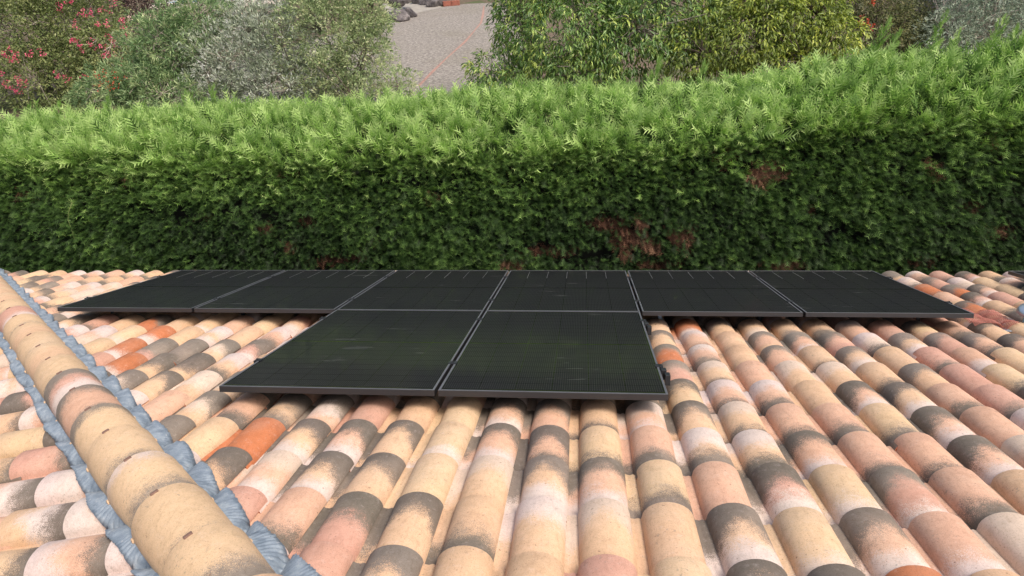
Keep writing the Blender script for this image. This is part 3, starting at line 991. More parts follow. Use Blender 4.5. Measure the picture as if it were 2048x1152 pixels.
drive = sheet('driveway', [(-9.0, 6.0), (-0.6, 6.0), (-0.9, 14), gp(1030, 4), gp(930, 8), gp(885, 14), gp(830, 26), gp(785, 42), gp(700, 60), (-10.5, 14)], ZT + 0.004, M_GRAVEL)
M_CONC = simple_mat('pale_concrete', (0.30, 0.28, 0.245), 0.9, var=0.15, scale=4, bumps=0.2)
strip = sheet('pale_path', [gp(784, 43), gp(830, 27), gp(884, 15), gp(868, 1), gp(815, 2), gp(760, 6, ZT)], ZT + 0.008, M_CONC)
M_REDLINE = simple_mat('red_line', (0.33, 0.19, 0.15), 0.85, var=0.35, scale=14, bumps=0.2)
lpts = [(838, 172), (868, 141), (893, 117), (912, 100), (930, 84), (948, 63), (962, 46), (966, 30), (968, 12)]
lp = [Vector((*gp(*q), 0)) for q in lpts]
bm = bmesh.new(); prev_pair = None
for i, q in enumerate(lp):
    t = (lp[min(i + 1, len(lp) - 1)] - lp[max(0, i - 1)]).normalized(); n = Vector((-t.y, t.x, 0))
    w = 0.036 + 0.012 * math.sin(i * 2.1)
    pair = [bm.verts.new((q.x + n.x * s * w, q.y + n.y * s * w, ZT + 0.009)) for s in (-1, 1)]
    if prev_pair: bm.faces.new((prev_pair[0], prev_pair[1], pair[1], pair[0]))
    prev_pair = pair
bmesh.ops.recalc_face_normals(bm, faces=bm.faces[:])
me = bpy.data.meshes.new('red_line'); bm.to_mesh(me); bm.free()
obj('red_line', me, M_REDLINE)['kind'] = 'structure'

# red kerb, boulders, pool -----------------------------------------
M_KERB = simple_mat('terracotta_kerb', (0.25, 0.085, 0.055), 0.85, var=0.25, scale=10, bumps=0.3)
ka, kb = Vector((*gp(886, 13), 0)), Vector((*gp(934, 9), 0))
t = (kb - ka); ln = t.length; t.normalize()
kerb = empty('terracotta_kerb', (ka.x, ka.y, ZT)); kerb.rotation_euler = (0, 0, math.atan2(t.y, t.x))
tag(kerb, 'low terracotta brick kerb along the far edge of the driveway', 'kerb')
kb_me = MB().box((0, 0, 0.11), (0.39, 0.2, 0.22), bevel=0.015).mesh('kerb_block'); kb_me.materials.append(M_KERB)
for i in range(int(ln / 0.4)):
    o = bpy.data.objects.new('kerb_block', kb_me); o.location = (0.2 + i * 0.4, random.uniform(-.01, .01), 0); link(o, kerb)

M_ROCK, nt, p = new_mat('grey_rock')
g = N(nt, 'NewGeometry').outputs['Position']
n1 = noise(nt, g, 3.5, 6, 0.7); n2 = noise(nt, g, 18, 4, 0.7)
c = ramp(nt, n1, [(0.3, (0.035, 0.03, 0.032)), (0.55, (0.13, 0.115, 0.112)), (0.75, (0.30, 0.27, 0.26))])
L(nt, c, p.inputs['Base Color']); p.inputs['Roughness'].default_value = 0.9
bump(nt, p, n2, 0.7, 0.05)


def boulder(loc, size, seed, label, group='rockery boulders along the driveway'):
    r = random.Random(seed)
    bm = bmesh.new()
    bmesh.ops.create_icosphere(bm, subdivisions=3, radius=1)
    pl = [(Vector((r.uniform(-1, 1), r.uniform(-1, 1), r.uniform(-.3, 1))).normalized(), r.uniform(0.55, 0.9)) for _ in range(9)]
    for v in bm.verts:
        for n, d in pl:
            e = v.co.dot(n) - d
            if e > 0: v.co -= n * e * 0.9
        v.co += v.co.normalized() * 0.06 * math.sin(v.co.x * 9 + seed) * math.cos(v.co.y * 8 - seed)
        v.co = Vector((v.co.x * size[0], v.co.y * size[1], v.co.z * size[2] + size[2] * 0.6))
    me = bpy.data.meshes.new('boulder'); bm.to_mesh(me); bm.free()
    o = obj('boulder', me, M_ROCK); o.location = loc; o.rotation_euler = (0, 0, r.uniform(0, 6))
    tag(o, label, 'boulder', group)


BL = [((797, 41), (.62, .5, .34), 'long dark grey boulder at the left front corner of the pale path'),
      ((817, 34), (.42, .36, .30), 'small dark boulder at the right foot of the left rock pile'),
      ((797, 27), (.60, .5, .42), 'pale grey boulder on top of the left rock pile'),
      ((813, 18), (.5, .42, .42), 'grey boulder at the upper right of the left rock pile'),
      ((842, 6), (.55, .5, .40), 'dark boulder at the left end of the right rock pile'),
      ((856, 9), (.48, .45, .34), 'dark grey boulder in the middle of the right rock pile'),
      ((868, 13), (.45, .4, .28), 'rounded grey boulder at the front of the right rock pile'),
      ((880, 11), (.35, .34, .36), 'small pale boulder beside the red kerb end')]
for k, (q, s, lab) in enumerate(BL):
    x, y = gp(*q)
    up = 0.45 if k in (2, 3) else 0
    boulder((x, y, ZT + up - 0.05), s, k * 7 + 3, lab)

M_WATER = simple_mat('pool_water', (0.20, 0.40, 0.62), 0.12, var=0.08, scale=2)
M_COPE = simple_mat('pool_coping', (0.66, 0.60, 0.52), 0.8, var=0.08, scale=4)
pa, pb = gp(300, 22), gp(552, 10)
pool = empty('swimming_pool', ((pa[0] + pb[0]) / 2, (pa[1] + pb[1]) / 2, ZT))
pang = math.atan2(pb[1] - pa[1], pb[0] - pa[0])
pool.rotation_euler = (0, 0, pang)
tag(pool, 'pale blue pool with light stone rim glimpsed between the shrubs at the top left', 'pool')
plen = math.hypot(pb[0] - pa[0], pb[1] - pa[1])
MB().box((0, 4.0, 0.22), (plen - 0.8, 7.2, 0.04)).build('water', M_WATER, pool)
cb = MB()
for (c_, s_) in (((0, 0.2, 0.15), (plen, 0.45, 0.32)), ((0, 7.8, 0.15), (plen, 0.45, 0.32)), ((-plen / 2 + 0.2, 4, 0.149), (0.45, 7.2, 0.32)), ((plen / 2 - 0.2, 4, 0.149), (0.45, 7.2, 0.32))):
    cb.box(c_, s_, bevel=0.02)
cb.build('coping', M_COPE, pool)
M_TERR = simple_mat('pink_paving', (0.44, 0.31, 0.24), 0.9, var=0.15, scale=3)
sheet('pool_terrace', [gp(250, 45), gp(560, 26), gp(575, 10), gp(552, 10), gp(300, 22), gp(240, 28)], ZT + 0.006, M_TERR)


# ------------------------------------------------------------------ foliage tools
def unit(v): return v / np.maximum(np.linalg.norm(v, axis=1, keepdims=True), 1e-9)


def frames(d, up):
    """x = side, y = along d, z = face"""
    y = unit(d)
    z = up - y * np.sum(up * y, axis=1, keepdims=True)
    z = unit(z)
    x = np.cross(y, z)
    return x, y, z


def scatter(tv, tf, pos, d, up, size, width=None):
    """template verts tv (k,3), faces tf (f,3); one copy per position"""
    n, k = len(pos), len(tv)
    x, y, z = frames(d, up)
    s = size[:, None, None]
    w = (size if width is None else width)[:, None, None]
    V = pos[:, None, :] + tv[None, :, 0:1] * x[:, None, :] * w + tv[None, :, 1:2] * y[:, None, :] * s + tv[None, :, 2:3] * z[:, None, :] * s
    F = tf[None, :, :] + (np.arange(n) * k)[:, None, None]
    return V.reshape(-1, 3), F.reshape(-1, tf.shape[1])


# cypress spray: thin stalk with forward-pointing side shoots
def spray_template(pairs, spread, sharp, w=0.045):
    v, f = [], []
    def tri(a, b, c):
        i = len(v); v.extend([a, b, c]); f.append((i, i + 1, i + 2))
    tri((-w * 0.9, 0.1, 0), (w * 0.9, 0.1, 0), (0, 1.0, 0.03))
    for i in range(pairs):
        y = 0.12 + 0.70 * i / max(1, pairs - 1)
        l = spread * (1 - 0.55 * abs(i / pairs - 0.35))
        for s in (-1, 1):
            tri((0, y - w, 0), (0, y + w, 0), (s * l, y + l * sharp, -0.05 + 0.1 * ((i * 7 + s) % 3) / 2))
    return np.array(v, dtype=float), np.array(f)


SPRAY_TOP = spray_template(5, 0.25, 1.25, 0.052)
SPRAY_DEAD = spray_template(4, 0.25, 1.2, 0.04)
SPRAY_FACE = spray_template(5, 0.34, 0.95, 0.042)
LEAF = (np.array([(0, 0, 0), (0.5, 0.45, 0.08), (0, 1, -0.05), (-0.5, 0.45, 0.08)], dtype=float), np.array([(0, 1, 2), (0, 2, 3)]))
LEAF_DROOP = (np.array([(0, 0, 0), (0.5, 0.35, 0.10), (0.42, 0.7, 0.02), (0, 1, -0.22), (-0.42, 0.7, 0.02), (-0.5, 0.35, 0.10), (0, 0.5, 0.02)], dtype=float),
              np.array([(0, 1, 6), (1, 2, 6), (2, 3, 6), (3, 4, 6), (4, 5, 6), (5, 0, 6)]))


def wave(x, y, seed):
    r = np.random.default_rng(seed)
    o = np.zeros_like(x)
    for k in range(7):
        a = r.uniform(0, 6.28); fq = 0.7 * 1.55 ** k
        o += np.sin((x * math.cos(a) + y * math.sin(a)) * fq + r.uniform(0, 6.28)) / (1 + k * 0.6)
    return o / 3.2


# ------------------------------------------------------------------ the cypress hedge
HX = np.array([-13, -8.5, -6.8, -3.4, -0.3, 2.1, 3.7, 5.5, 9, 13])
HF = np.array([3.72, 3.75, 3.76, 3.75, 3.77, 3.93, 4.05, 4.16, 4.3, 4.35])          # height of the front shoulder
HBX = np.array([-13, -8.6, -6, -4.4, -2, -0.5, 1.7, 3.1, 4.4, 5.4, 6.6, 9, 13])
HB = np.array([3.75, 3.82, 3.95, 4.0, 4.02, 4.10, 4.14, 4.22, 4.44, 4.55, 4.72, 4.82, 4.85]) - 0.13   # height of the back edge
YF, YB = 1.9, 4.2


def hedge_pt(x, s):
    """s 0..1 up the front face, 1..2 over the top, 2..3 down the back"""
    zf, zb = np.interp(x, HX, HF), np.interp(x, HBX, HB)
    b = wave(x * 1.3, s * 2.6, 5) * 0.10
    y = np.empty_like(x); z = np.empty_like(x); ny = np.empty_like(x); nz = np.empty_like(x)
    f = s < 1
    t = s[f]; zz = t * zf[f]
    y[f] = YF - 0.05 + 0.26 * np.clip(t - 0.70, 0, 1) ** 2 / 0.09 - b[f]; z[f] = zz
    ny[f] = -1; nz[f] = np.clip(t - 0.78, 0, 1) * 2.5
    m_ = (s >= 1) & (s < 2); t = s[m_] - 1
    y[m_] = YF + 0.17 + t * (YB - YF - 0.17)
    z[m_] = zf[m_] + (zb[m_] - zf[m_]) * t + 0.12 * np.sin(t * np.pi) + b[m_] * 1.3 - 0.10 * np.clip(t - 0.85, 0, 1) / 0.15
    ny[m_] = -0.75 * (1 - t) ** 2; nz[m_] = 1
    k = s >= 2; t = s[k] - 2
    y[k] = YB + 0.05 + b[k]; z[k] = (zb[k] - 0.1) * (1 - t)
    ny[k] = 1; nz[k] = 0.1
    return np.stack([x, y, z], 1), unit(np.stack([np.zeros_like(x), ny, nz], 1))


hedge = empty('cypress_hedge', (0, 3.0, 0))
hedge.location = (0, 0, 0)
tag(hedge, 'long clipped green cypress hedge with brown dead patches behind the roof', 'hedge')
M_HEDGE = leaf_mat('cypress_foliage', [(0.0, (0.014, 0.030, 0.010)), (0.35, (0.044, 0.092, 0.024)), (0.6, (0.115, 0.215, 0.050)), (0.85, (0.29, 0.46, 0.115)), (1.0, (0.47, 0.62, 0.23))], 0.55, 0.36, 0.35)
M_DEAD = leaf_mat('dead_cypress', [(0.0, (0.035, 0.022, 0.016)), (0.5, (0.145, 0.070, 0.045)), (1.0, (0.28, 0.165, 0.10))], 0.8, 0.1, 0.1)
M_TWIG = simple_mat('twig_bark', (0.16, 0.125, 0.10), 0.9, var=0.3, scale=30)
M_DARK = simple_mat('hedge_core_shade', (0.007, 0.008, 0.005), 1.0, var=0.3)

# cavities and dead patches on the face, from pixels: (x, y, half-width px, half-height px, colour 0 dark 1 red 2 straw)
PATCH = [(1545, 345, 46, 20, 1), (1500, 332, 26, 12, 0), (1455, 320, 30, 14, 3), (1362, 470, 36, 19, 1), (1215, 447, 42, 15, 3), (1262, 476, 40, 24, 3), (1300, 490, 24, 14, 1),
         (1285, 445, 16, 12, 1), (1250, 509, 13, 8, 1), (1195, 508, 34, 10, 0), (1320, 530, 60, 8, 3), (1020, 526, 36, 14, 2), (1570, 527, 46, 13, 2), (1875, 338, 22, 11, 1), (1868, 312, 26, 11, 0),
         (1692, 383, 24, 10, 0), (237, 360, 13, 11, 1), (612, 432, 20, 8, 0), (604, 441, 17, 6, 3), (660, 518, 44, 10, 3), (710, 512, 22, 9, 3), (575, 490, 10, 8, 1), (748, 482, 8, 5, 1),
         (1950, 410, 24, 8, 3), (2005, 460, 26, 14, 3), (1900, 262, 22, 12, 3), (2000, 285, 12, 12, 1), (530, 455, 15, 8, 3), (1840, 520, 40, 10, 3), (30, 395, 16, 8, 3), (1530, 370, 10, 12, 1),
         (942, 450, 20, 7, 0), (1625, 420, 9, 8, 3), (860, 395, 5, 9, 1), (560, 350, 12, 7, 3), (405, 430, 14, 5, 3), (1090, 500, 60, 7, 3)]


def make_hedge():
    ntop, nface, nback = 30000, 84000, 4000
    # --- face
    x = rng.uniform(-10.5, 9.5, nface); s = rng.uniform(0.40, 1.06, nface)
    s = np.where(s > 0.999, 0.999, s)
    p, n = hedge_pt(x, s)
    pd = p.copy()
    q = p - np.array(CAM_POS)
    dz = q @ np.array(FWD)
    px = q @ np.array(RIGHT) / dz * FPX + 1024; py = q @ np.array(DOWN) / dz * FPX + 576
    keep = np.ones(nface, bool)
    wob = 1 + 0.45 * wave(x * 6, p[:, 2] * 6, 11)
    for (cx, cy, hw, hh, kd) in PATCH:
        r2 = ((px - cx) / (hw * wob)) ** 2 + ((py - cy) / (hh * wob)) ** 2
        keep &= (r2 > 1.0) | ((rng.random(nface) < 0.10 + 0.25 * (r2 > 0.6)) if kd else False)
    # scattered little hollows
    hol = wave(x * 4.2, p[:, 2] * 8.5, 21)
    keep &= ~((hol > 0.50) & (rng.random(nface) < 0.85))
    x, s, p, n, hol = x[keep], s[keep], p[keep], n[keep], hol[keep]
    m_ = len(x)
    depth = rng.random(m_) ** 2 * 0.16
    lump = wave(x * 2.3, p[:, 2] * 3.4, 31)
    p = p - n * depth[:, None] + n * (0.045 * lump)[:, None]
    d = n * 0.75 + np.stack([rng.normal(0.15, 0.55, m_), rng.normal(-0.15, 0.25, m_), rng.normal(-0.20, 0.45, m_)], 1)
    up = np.stack([rng.normal(0, 0.5, m_), rng.normal(-0.45, 0.4, m_), np.full(m_, 0.9)], 1)
    size = rng.uniform(0.07, 0.14, m_) * (1 + 0.25 * lump)
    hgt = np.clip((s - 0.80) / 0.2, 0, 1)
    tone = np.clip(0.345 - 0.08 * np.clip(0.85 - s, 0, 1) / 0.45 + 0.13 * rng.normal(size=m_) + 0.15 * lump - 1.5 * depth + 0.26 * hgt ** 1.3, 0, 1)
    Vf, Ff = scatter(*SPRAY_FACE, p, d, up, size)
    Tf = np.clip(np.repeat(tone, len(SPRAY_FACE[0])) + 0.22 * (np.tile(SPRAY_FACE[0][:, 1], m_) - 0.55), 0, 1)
    # --- top, long plumes leaning a little to the right
    NP_ = 6
    nt_ = ntop // NP_
    x = rng.uniform(-11.5, 10.5, nt_)
    s = np.where(rng.random(nt_) < 0.30, rng.uniform(0.82, 1.08, nt_) + 0.07 * wave(x * 1.7, x * 0, 77), 1.0 + 1.01 * rng.random(nt_))
    p, n = hedge_pt(x, s)
    lump = wave(x * 1.9, p[:, 1] * 2.6, 41)
    p[:, 2] += 0.10 * lump * np.clip((s - 0.9) * 6, 0, 1)
    ax = unit(n * 0.8 + np.stack([rng.normal(0, 0.55, nt_), rng.normal(-0.25, 0.4, nt_), rng.normal(0.15, 0.25, nt_)], 1))
    tl_ = rng.uniform(0.10, 0.30, nt_) * np.where(s < 1.06, 0.7, 1.0)
    tt_ = rng.normal(0, 0.09, nt_)
    ti = np.repeat(np.arange(nt_), NP_); m_ = len(ti)
    along = rng.random(m_) ** 0.8
    side = unit(rng.normal(size=(m_, 3)))
    p = p[ti] - n[ti] * 0.13 + ax[ti] * (along * tl_[ti])[:, None] + side * ((0.075 * (1.15 - along)) * rng.random(m_))[:, None]
    d = ax[ti] + side * (0.60 - 0.25 * along)[:, None] + rng.normal(0, 0.12, (m_, 3))
    up = np.stack([rng.normal(-0.1, 0.5, m_), rng.normal(-0.5, 0.5, m_), np.full(m_, 0.7)], 1)
    size = rng.uniform(0.16, 0.33, m_) * np.where(s[ti] < 1.06, 0.62, 1.0)
    x, s, lump = x[ti], s[ti], lump[ti]
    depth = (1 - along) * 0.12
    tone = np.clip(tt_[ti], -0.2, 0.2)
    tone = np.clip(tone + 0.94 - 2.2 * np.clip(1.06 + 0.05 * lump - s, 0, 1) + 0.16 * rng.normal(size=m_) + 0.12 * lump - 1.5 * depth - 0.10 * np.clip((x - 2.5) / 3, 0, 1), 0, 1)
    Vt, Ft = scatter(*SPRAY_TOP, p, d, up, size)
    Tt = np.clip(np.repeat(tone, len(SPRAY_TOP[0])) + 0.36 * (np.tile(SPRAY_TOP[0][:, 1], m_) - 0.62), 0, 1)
    # --- shorter shoots between the plumes
    nu = 13000
    x = rng.uniform(-11.5, 10.5, nu); s = rng.uniform(0.93, 2.0, nu)
    p, n = hedge_pt(x, s)
    p = p - n * rng.uniform(0.06, 0.16, nu)[:, None]
    d = n + np.stack([rng.normal(0, 0.5, nu), rng.normal(-0.2, 0.5, nu), rng.normal(0.1, 0.3, nu)], 1)
    up = np.stack([rng.normal(0, 0.5, nu), rng.normal(-0.5, 0.5, nu), np.full(nu, 0.6)], 1)
    Vu, Fu = scatter(*SPRAY_TOP, p, d, up, rng.uniform(0.12, 0.22, nu))
    Tu = np.repeat(np.clip(rng.normal(0.36, 0.12, nu), 0, 1), len(SPRAY_TOP[0]))
    # --- back
    x = rng.uniform(-11, 10, nback); s = rng.uniform(2.0, 2.5, nback)
    p, n = hedge_pt(x, s)
    d = n + rng.normal(0, 0.5, (nback, 3)); up = np.stack([rng.normal(0, .5, nback), rng.normal(.4, .4, nback), np.ones(nback)], 1)
    Vb, Fb = scatter(*SPRAY_FACE, p, d, up, rng.uniform(0.10, 0.2, nback))
    Tb = np.repeat(np.clip(rng.normal(0.35, 0.12, nback), 0, 1), len(SPRAY_FACE[0]))
    # --- taller leader shoots along the back edge
    lead = [(60, 215), (118, 212), (215, 200), (375, 190), (425, 178), (545, 195), (1035, 160), (1070, 172), (1180, 158), (1320, 120), (1410, 130), (1775, 45), (1795, 70), (1890, 32), (1915, 70), (2010, 40), (2035, 60)]
    PL, DL, UL, SL = [], [], [], []
    for (lx, ly) in lead:
        tip = pix_y(lx, ly, YB - 0.15 - rng.random() * 0.5)
        hgt_ = 0.34 + rng.random() * 0.16
        for k in range(34):
            f = k / 33
            PL.append((tip.x + rng.normal(0, 0.02) - 0.10 * (1 - f), tip.y + rng.normal(0, 0.02), tip.z - hgt_ * (1 - f)))
            a = rng.uniform(0, 6.28); sp = 0.75 * (1 - f) + 0.2
            DL.append((0.2 + sp * math.cos(a), sp * math.sin(a), 1.0)); UL.append((rng.normal(), rng.normal() - .6, 0.3)); SL.append(0.17 - 0.07 * f)
    Vl, Fl = scatter(*SPRAY_TOP, np.array(PL), np.array(DL), np.array(UL), np.array(SL))
    Tl = np.repeat(np.clip(rng.normal(0.78, 0.1, len(PL)), 0, 1), len(SPRAY_TOP[0]))
    Vs, Fs, Ts = [Vf, Vt, Vb, Vl, Vu], [Ff, Ft, Fb, Fl, Fu], [Tf, Tt, Tb, Tl, Tu]
    off = np.cumsum([0] + [len(v) for v in Vs[:-1]])
    me = np_mesh('foliage', np.concatenate(Vs), np.concatenate([f + o for f, o in zip(Fs, off)]), attrs={'tone': np.concatenate(Ts)})
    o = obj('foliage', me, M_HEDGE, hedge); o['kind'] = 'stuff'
    # --- dark core shell blocks see-through, shade inside put into its colour
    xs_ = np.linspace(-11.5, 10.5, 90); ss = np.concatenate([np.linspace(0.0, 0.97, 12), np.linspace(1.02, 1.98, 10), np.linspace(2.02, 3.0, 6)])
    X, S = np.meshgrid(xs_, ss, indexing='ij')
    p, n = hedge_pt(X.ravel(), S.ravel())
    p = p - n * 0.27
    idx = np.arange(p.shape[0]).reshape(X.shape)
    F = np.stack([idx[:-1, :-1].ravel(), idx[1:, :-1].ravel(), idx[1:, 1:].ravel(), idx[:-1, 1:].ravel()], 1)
    obj('dark_core', np_mesh('dark_core', p, F), M_DARK, hedge)
    # --- dead patches
    for (cx, cy, hw, hh, kd) in PATCH:
        if kd == 0: continue
        cnt = int(14 + hw * hh * (0.42 if kd != 3 else 0.36))
        ang = rng.uniform(0, 6.283, cnt); q0 = rng.uniform(0, 6.28, 3); rad = np.sqrt(rng.random(cnt)) * (0.85 + 0.28 * np.sin(2 * ang + q0[0]) + 0.22 * np.sin(3 * ang + q0[1]) + 0.15 * np.sin(5 * ang + q0[2]))
        P_ = []
        for a, r in zip(ang, rad):
            w = pix_y(cx + hw * 1.05 * r * math.cos(a), cy + hh * 1.05 * r * math.sin(a), YF)
            yy, _ = hedge_pt(np.array([w.x]), np.array([min(0.999, w.z / np.interp(w.x, HX, HF))]))
            P_.append((w.x, yy[0, 1] + (rng.uniform(0.04, 0.12) if kd in (1, 2) else rng.uniform(0.08, 0.17)), w.z))
        P_ = np.array(P_)
        d = np.stack([rng.normal(0.15, 0.35, cnt), rng.normal(-0.3, 0.35, cnt), rng.normal(-0.8, 0.5, cnt)], 1)
        up = np.stack([rng.normal(0, 0.6, cnt), np.full(cnt, -1.0), rng.normal(0.4, 0.4, cnt)], 1)
        mu = {1: 0.62, 2: 0.88, 3: 0.33}[kd]
        V_, F_ = scatter(*SPRAY_DEAD, P_, d, up, rng.uniform(0.07, 0.15, cnt))
        T_ = np.repeat(np.clip(rng.normal(mu, 0.26, cnt), 0, 1), len(SPRAY_DEAD[0]))
        obj('dead_patch', np_mesh('dead_patch', V_, F_, attrs={'tone': T_}), M_DEAD, hedge)
    # trunks
    for k, x in enumerate(np.arange(-11, 10.5, 1.15)):
        MB().tube([(x, 3.05, -0.1), (x + .03, 3.05, 1.6), (x, 3.1, 3.3)], [0.09, 0.07, 0.03], 7).build('trunk', M_TWIG, hedge)


make_hedge()
# pale climbing tendril on the left of the hedge face
tp = []
for (x, y) in ((144, 405), (137, 425), (136, 440), (143, 458), (149, 478), (153, 495)):
    w = pix_y(x, y, YF - 0.13); tp.append(w)
vine = empty('climbing_vine', tp[-1])
tag(vine, 'thin pale green climbing vine stem on the left of the hedge face', 'vine')
MB().tube([p_ - tp[-1] for p_ in tp], [0.005] * len(tp), 5).build('stem', simple_mat('vine_stem', (0.16, 0.20, 0.06), 0.7), vine)
P_ = np.array([tp[int(i)] + (tp[int(i) + 1] - tp[int(i)]) * (i % 1) - tp[-1] for i in np.linspace(2.0, 4.95, 26)]) + rng.normal(0, 0.015, (26, 3))
V_, F_ = scatter(*LEAF, P_, rng.normal(0, 1, (26, 3)), np.tile(np.array([[0, -1, .6]]), (26, 1)), rng.uniform(.03, .06, 26), rng.uniform(.015, .03, 26))
obj('leaves', np_mesh('leaves', V_, F_, attrs={'tone': np.full(len(V_), 0.6)}), M_HEDGE, vine)


# ------------------------------------------------------------------ shrubs and trees behind the hedge
def plant(name, label, cat, base, blobs, leaf, n_leaf, size, aspect, mat, droop=0.3, cluster=10, clus_r=0.16, stems=5, twigs=40, bark=M_TWIG, tone=(0.5, 0.18),
          flowers=None, seed=1, shell=0.45, upright=0.0, twig_r=0.006, group=None, trunk_r=0.05):
    """blobs: list of (centre, radii). leaves sit in clusters through the outer part of the blobs."""
    r = np.random.default_rng(seed)
    base = Vector(base)
    root = empty(name, base)
    tag(root, label, cat, group)
    b0 = np.array(base)
    C = np.array([b[0] for b in blobs], float); Rr = np.array([b[1] for b in blobs], float)
    vol = np.prod(Rr, axis=1) ** (2 / 3); vol /= vol.sum()
    nc = max(20, n_leaf // cluster)
    bi = r.choice(len(blobs), nc, p=vol)
    dirs = unit(r.normal(size=(nc, 3)))
    rad = shell + (1 - shell) * r.random(nc) ** 0.7
    lum = 1 + 0.22 * wave(dirs[:, 0] * 3 + bi * 5, dirs[:, 2] * 3 + dirs[:, 1] * 2, seed + 5)
    cc = C[bi] + dirs * Rr[bi] * (rad * lum)[:, None]
    cc[:, 2] = np.maximum(cc[:, 2], b0[2] + 0.1)
    ctone = np.clip(r.normal(tone[0], tone[1] * 0.8, nc) + 0.12 * wave(cc[:, 0] * 1.5, cc[:, 2] * 1.5, seed + 9), 0, 1)
    # leaves
    li = np.repeat(np.arange(nc), cluster); nl = len(li)
    ld = unit(r.normal(size=(nl, 3)) + dirs[li] * 0.8)
    pos = cc[li] + ld * (clus_r * r.random(nl) ** 0.6)[:, None] * 0.8
    d = ld + dirs[li] * 0.4 + np.array([0, 0, upright - droop]) + r.normal(0, 0.25, (nl, 3))
    up = np.stack([r.normal(0, 0.5, nl), r.normal(-0.25, 0.5, nl), np.ones(nl)], 1)
    sz = size * r.uniform(0.6, 1.25, nl)
    tn = np.clip(ctone[li] + r.normal(0, tone[1] * 0.6, nl), 0, 1)
    V_, F_ = scatter(*leaf, pos - b0, d, up, sz, sz * aspect)
    o = obj('crown', np_mesh('crown', V_, F_, attrs={'tone': np.repeat(tn, len(leaf[0]))}), mat, root)
    # trunk, limbs and twigs
    mb = MB()
    tops = []
    for k in range(stems):
        bi_ = k % len(blobs)
        c = Vector(C[bi_] + unit(r.normal(size=(1, 3)))[0] * Rr[bi_] * 0.35)
        s = base + Vector((r.normal(0, 0.12), r.normal(0, 0.12), -0.05))
        midp = s.lerp(c, 0.5) + Vector((r.normal(0, 0.12), r.normal(0, 0.12), 0.15))
        mb.tube([s - base, midp - base, c - base], [trunk_r, trunk_r * 0.7, trunk_r * 0.35], 7)
        tops.append((midp, c))
    mb.build('trunk', bark, root)
    tb = MB()
    sel = r.choice(nc, min(nc, twigs), replace=False)
    for j in sel:
        e = Vector(cc[j])
        a = min((p for t in tops for p in (t[0], t[1], t[0].lerp(t[1], .5))), key=lambda p: (p - e).length)
        md_ = a.lerp(e, 0.55) + Vector((r.normal(0, 0.07), r.normal(0, 0.07), r.normal(0.03, 0.07)))
        tb.tube([a - base, md_ - base, e - base], [twig_r * 2.2, twig_r * 1.4, twig_r * 0.6], 4, cap=False)
    tb.build('twigs', bark, root)['kind'] = 'stuff'
    if flowers:
        fm, plist, fs, per = flowers
        PP, TT = [], []
        for (w, cnt, rr) in plist:
            for _ in range(cnt):
                PP.append(np.array(w) + r.normal(0, rr, 3))
        for q in PP:
            pass
        PP = np.array(PP)
        fi = np.repeat(np.arange(len(PP)), per); nf = len(fi)
        fd = unit(r.normal(size=(nf, 3)) + np.array([0, -0.6, 0.5]))
        V_, F_ = scatter(*LEAF, PP[fi] + fd * fs * 0.6 - b0, fd, r.normal(size=(nf, 3)) + np.array([0, -.5, 1]), fs * r.uniform(.6, 1.2, nf), fs * r.uniform(.5, 1, nf))
        obj('blossom', np_mesh('blossom', V_, F_, attrs={'tone': np.repeat(np.clip(r.normal(.5, .25, nf), 0, 1), 4)}), fm, root)
    return root


def blob(px, py, Y, rpx, rpy, ry=None):
    """an ellipsoid whose outline covers a given patch of the picture at depth Y"""
    c = pix_y(px, py, Y)
    k = (c - CAM_POS).dot(FWD) / FPX
    return ((c.x, c.y, c.z), (rpx * k, ry if ry else min(rpx, rpy * 1.3) * k, rpy * k))


def foot(px, Y): q = pix_y(px, 150, Y); return (q.x, Y, ZT)


MG = lambda nm, a, b, c, **k: leaf_mat(nm, [(0.0, a), (0.5, b), (1.0, c)], **k)
M_MYRTLE = MG('myrtle_leaf', (0.053, 0.083, 0.024), (0.165, 0.215, 0.073), (0.341, 0.363, 0.154))
M_PURPLE = MG('purple_leaf', (0.018, 0.016, 0.013), (0.072, 0.042, 0.031), (0.156, 0.065, 0.046))
M_OLEAN = MG('oleander_leaf', (0.081, 0.148, 0.064), (0.253, 0.378, 0.172), (0.573, 0.620, 0.343))
M_SILVER = MG('silver_leaf', (0.143, 0.184, 0.123), (0.388, 0.447, 0.316), (0.620, 0.620, 0.611), trans=0.15)
M_SHRUB = MG('shrub_leaf', (0.077, 0.120, 0.048), (0.271, 0.355, 0.161), (0.605, 0.620, 0.367))
M_LAUREL = MG('laurel_leaf', (0.044, 0.092, 0.026), (0.151, 0.266, 0.066), (0.532, 0.620, 0.151), rough=0.38, spec=0.5)
M_LIT_LEAF = MG('lit_tree_leaf', (0.053, 0.083, 0.016), (0.219, 0.294, 0.053), (0.525, 0.562, 0.100), rough=0.42)  # light on the drooping tree's right side, put into the leaf colour
M_BROWNISH = MG('rose_leaf', (0.040, 0.055, 0.020), (0.115, 0.140, 0.050), (0.23, 0.21, 0.09))
M_OLIVE = MG('olive_leaf', (0.112, 0.151, 0.105), (0.283, 0.358, 0.253), (0.563, 0.594, 0.488), trans=0.15)
M_FAR = MG('far_leaf', (0.010, 0.014, 0.008), (0.035, 0.05, 0.022), (0.08, 0.10, 0.04))
M_PINKF = MG('pink_blossom', (0.48, 0.05, 0.13), (0.72, 0.095, 0.21), (0.82, 0.30, 0.34), trans=0.2)
M_REDF = MG('red_blossom', (0.360, 0.024, 0.016), (0.496, 0.064, 0.036), (0.600, 0.160, 0.080), trans=0.2)
M_GREYBARK = simple_mat('grey_bark', (0.36, 0.31, 0.265), 0.9, var=0.3, scale=25)


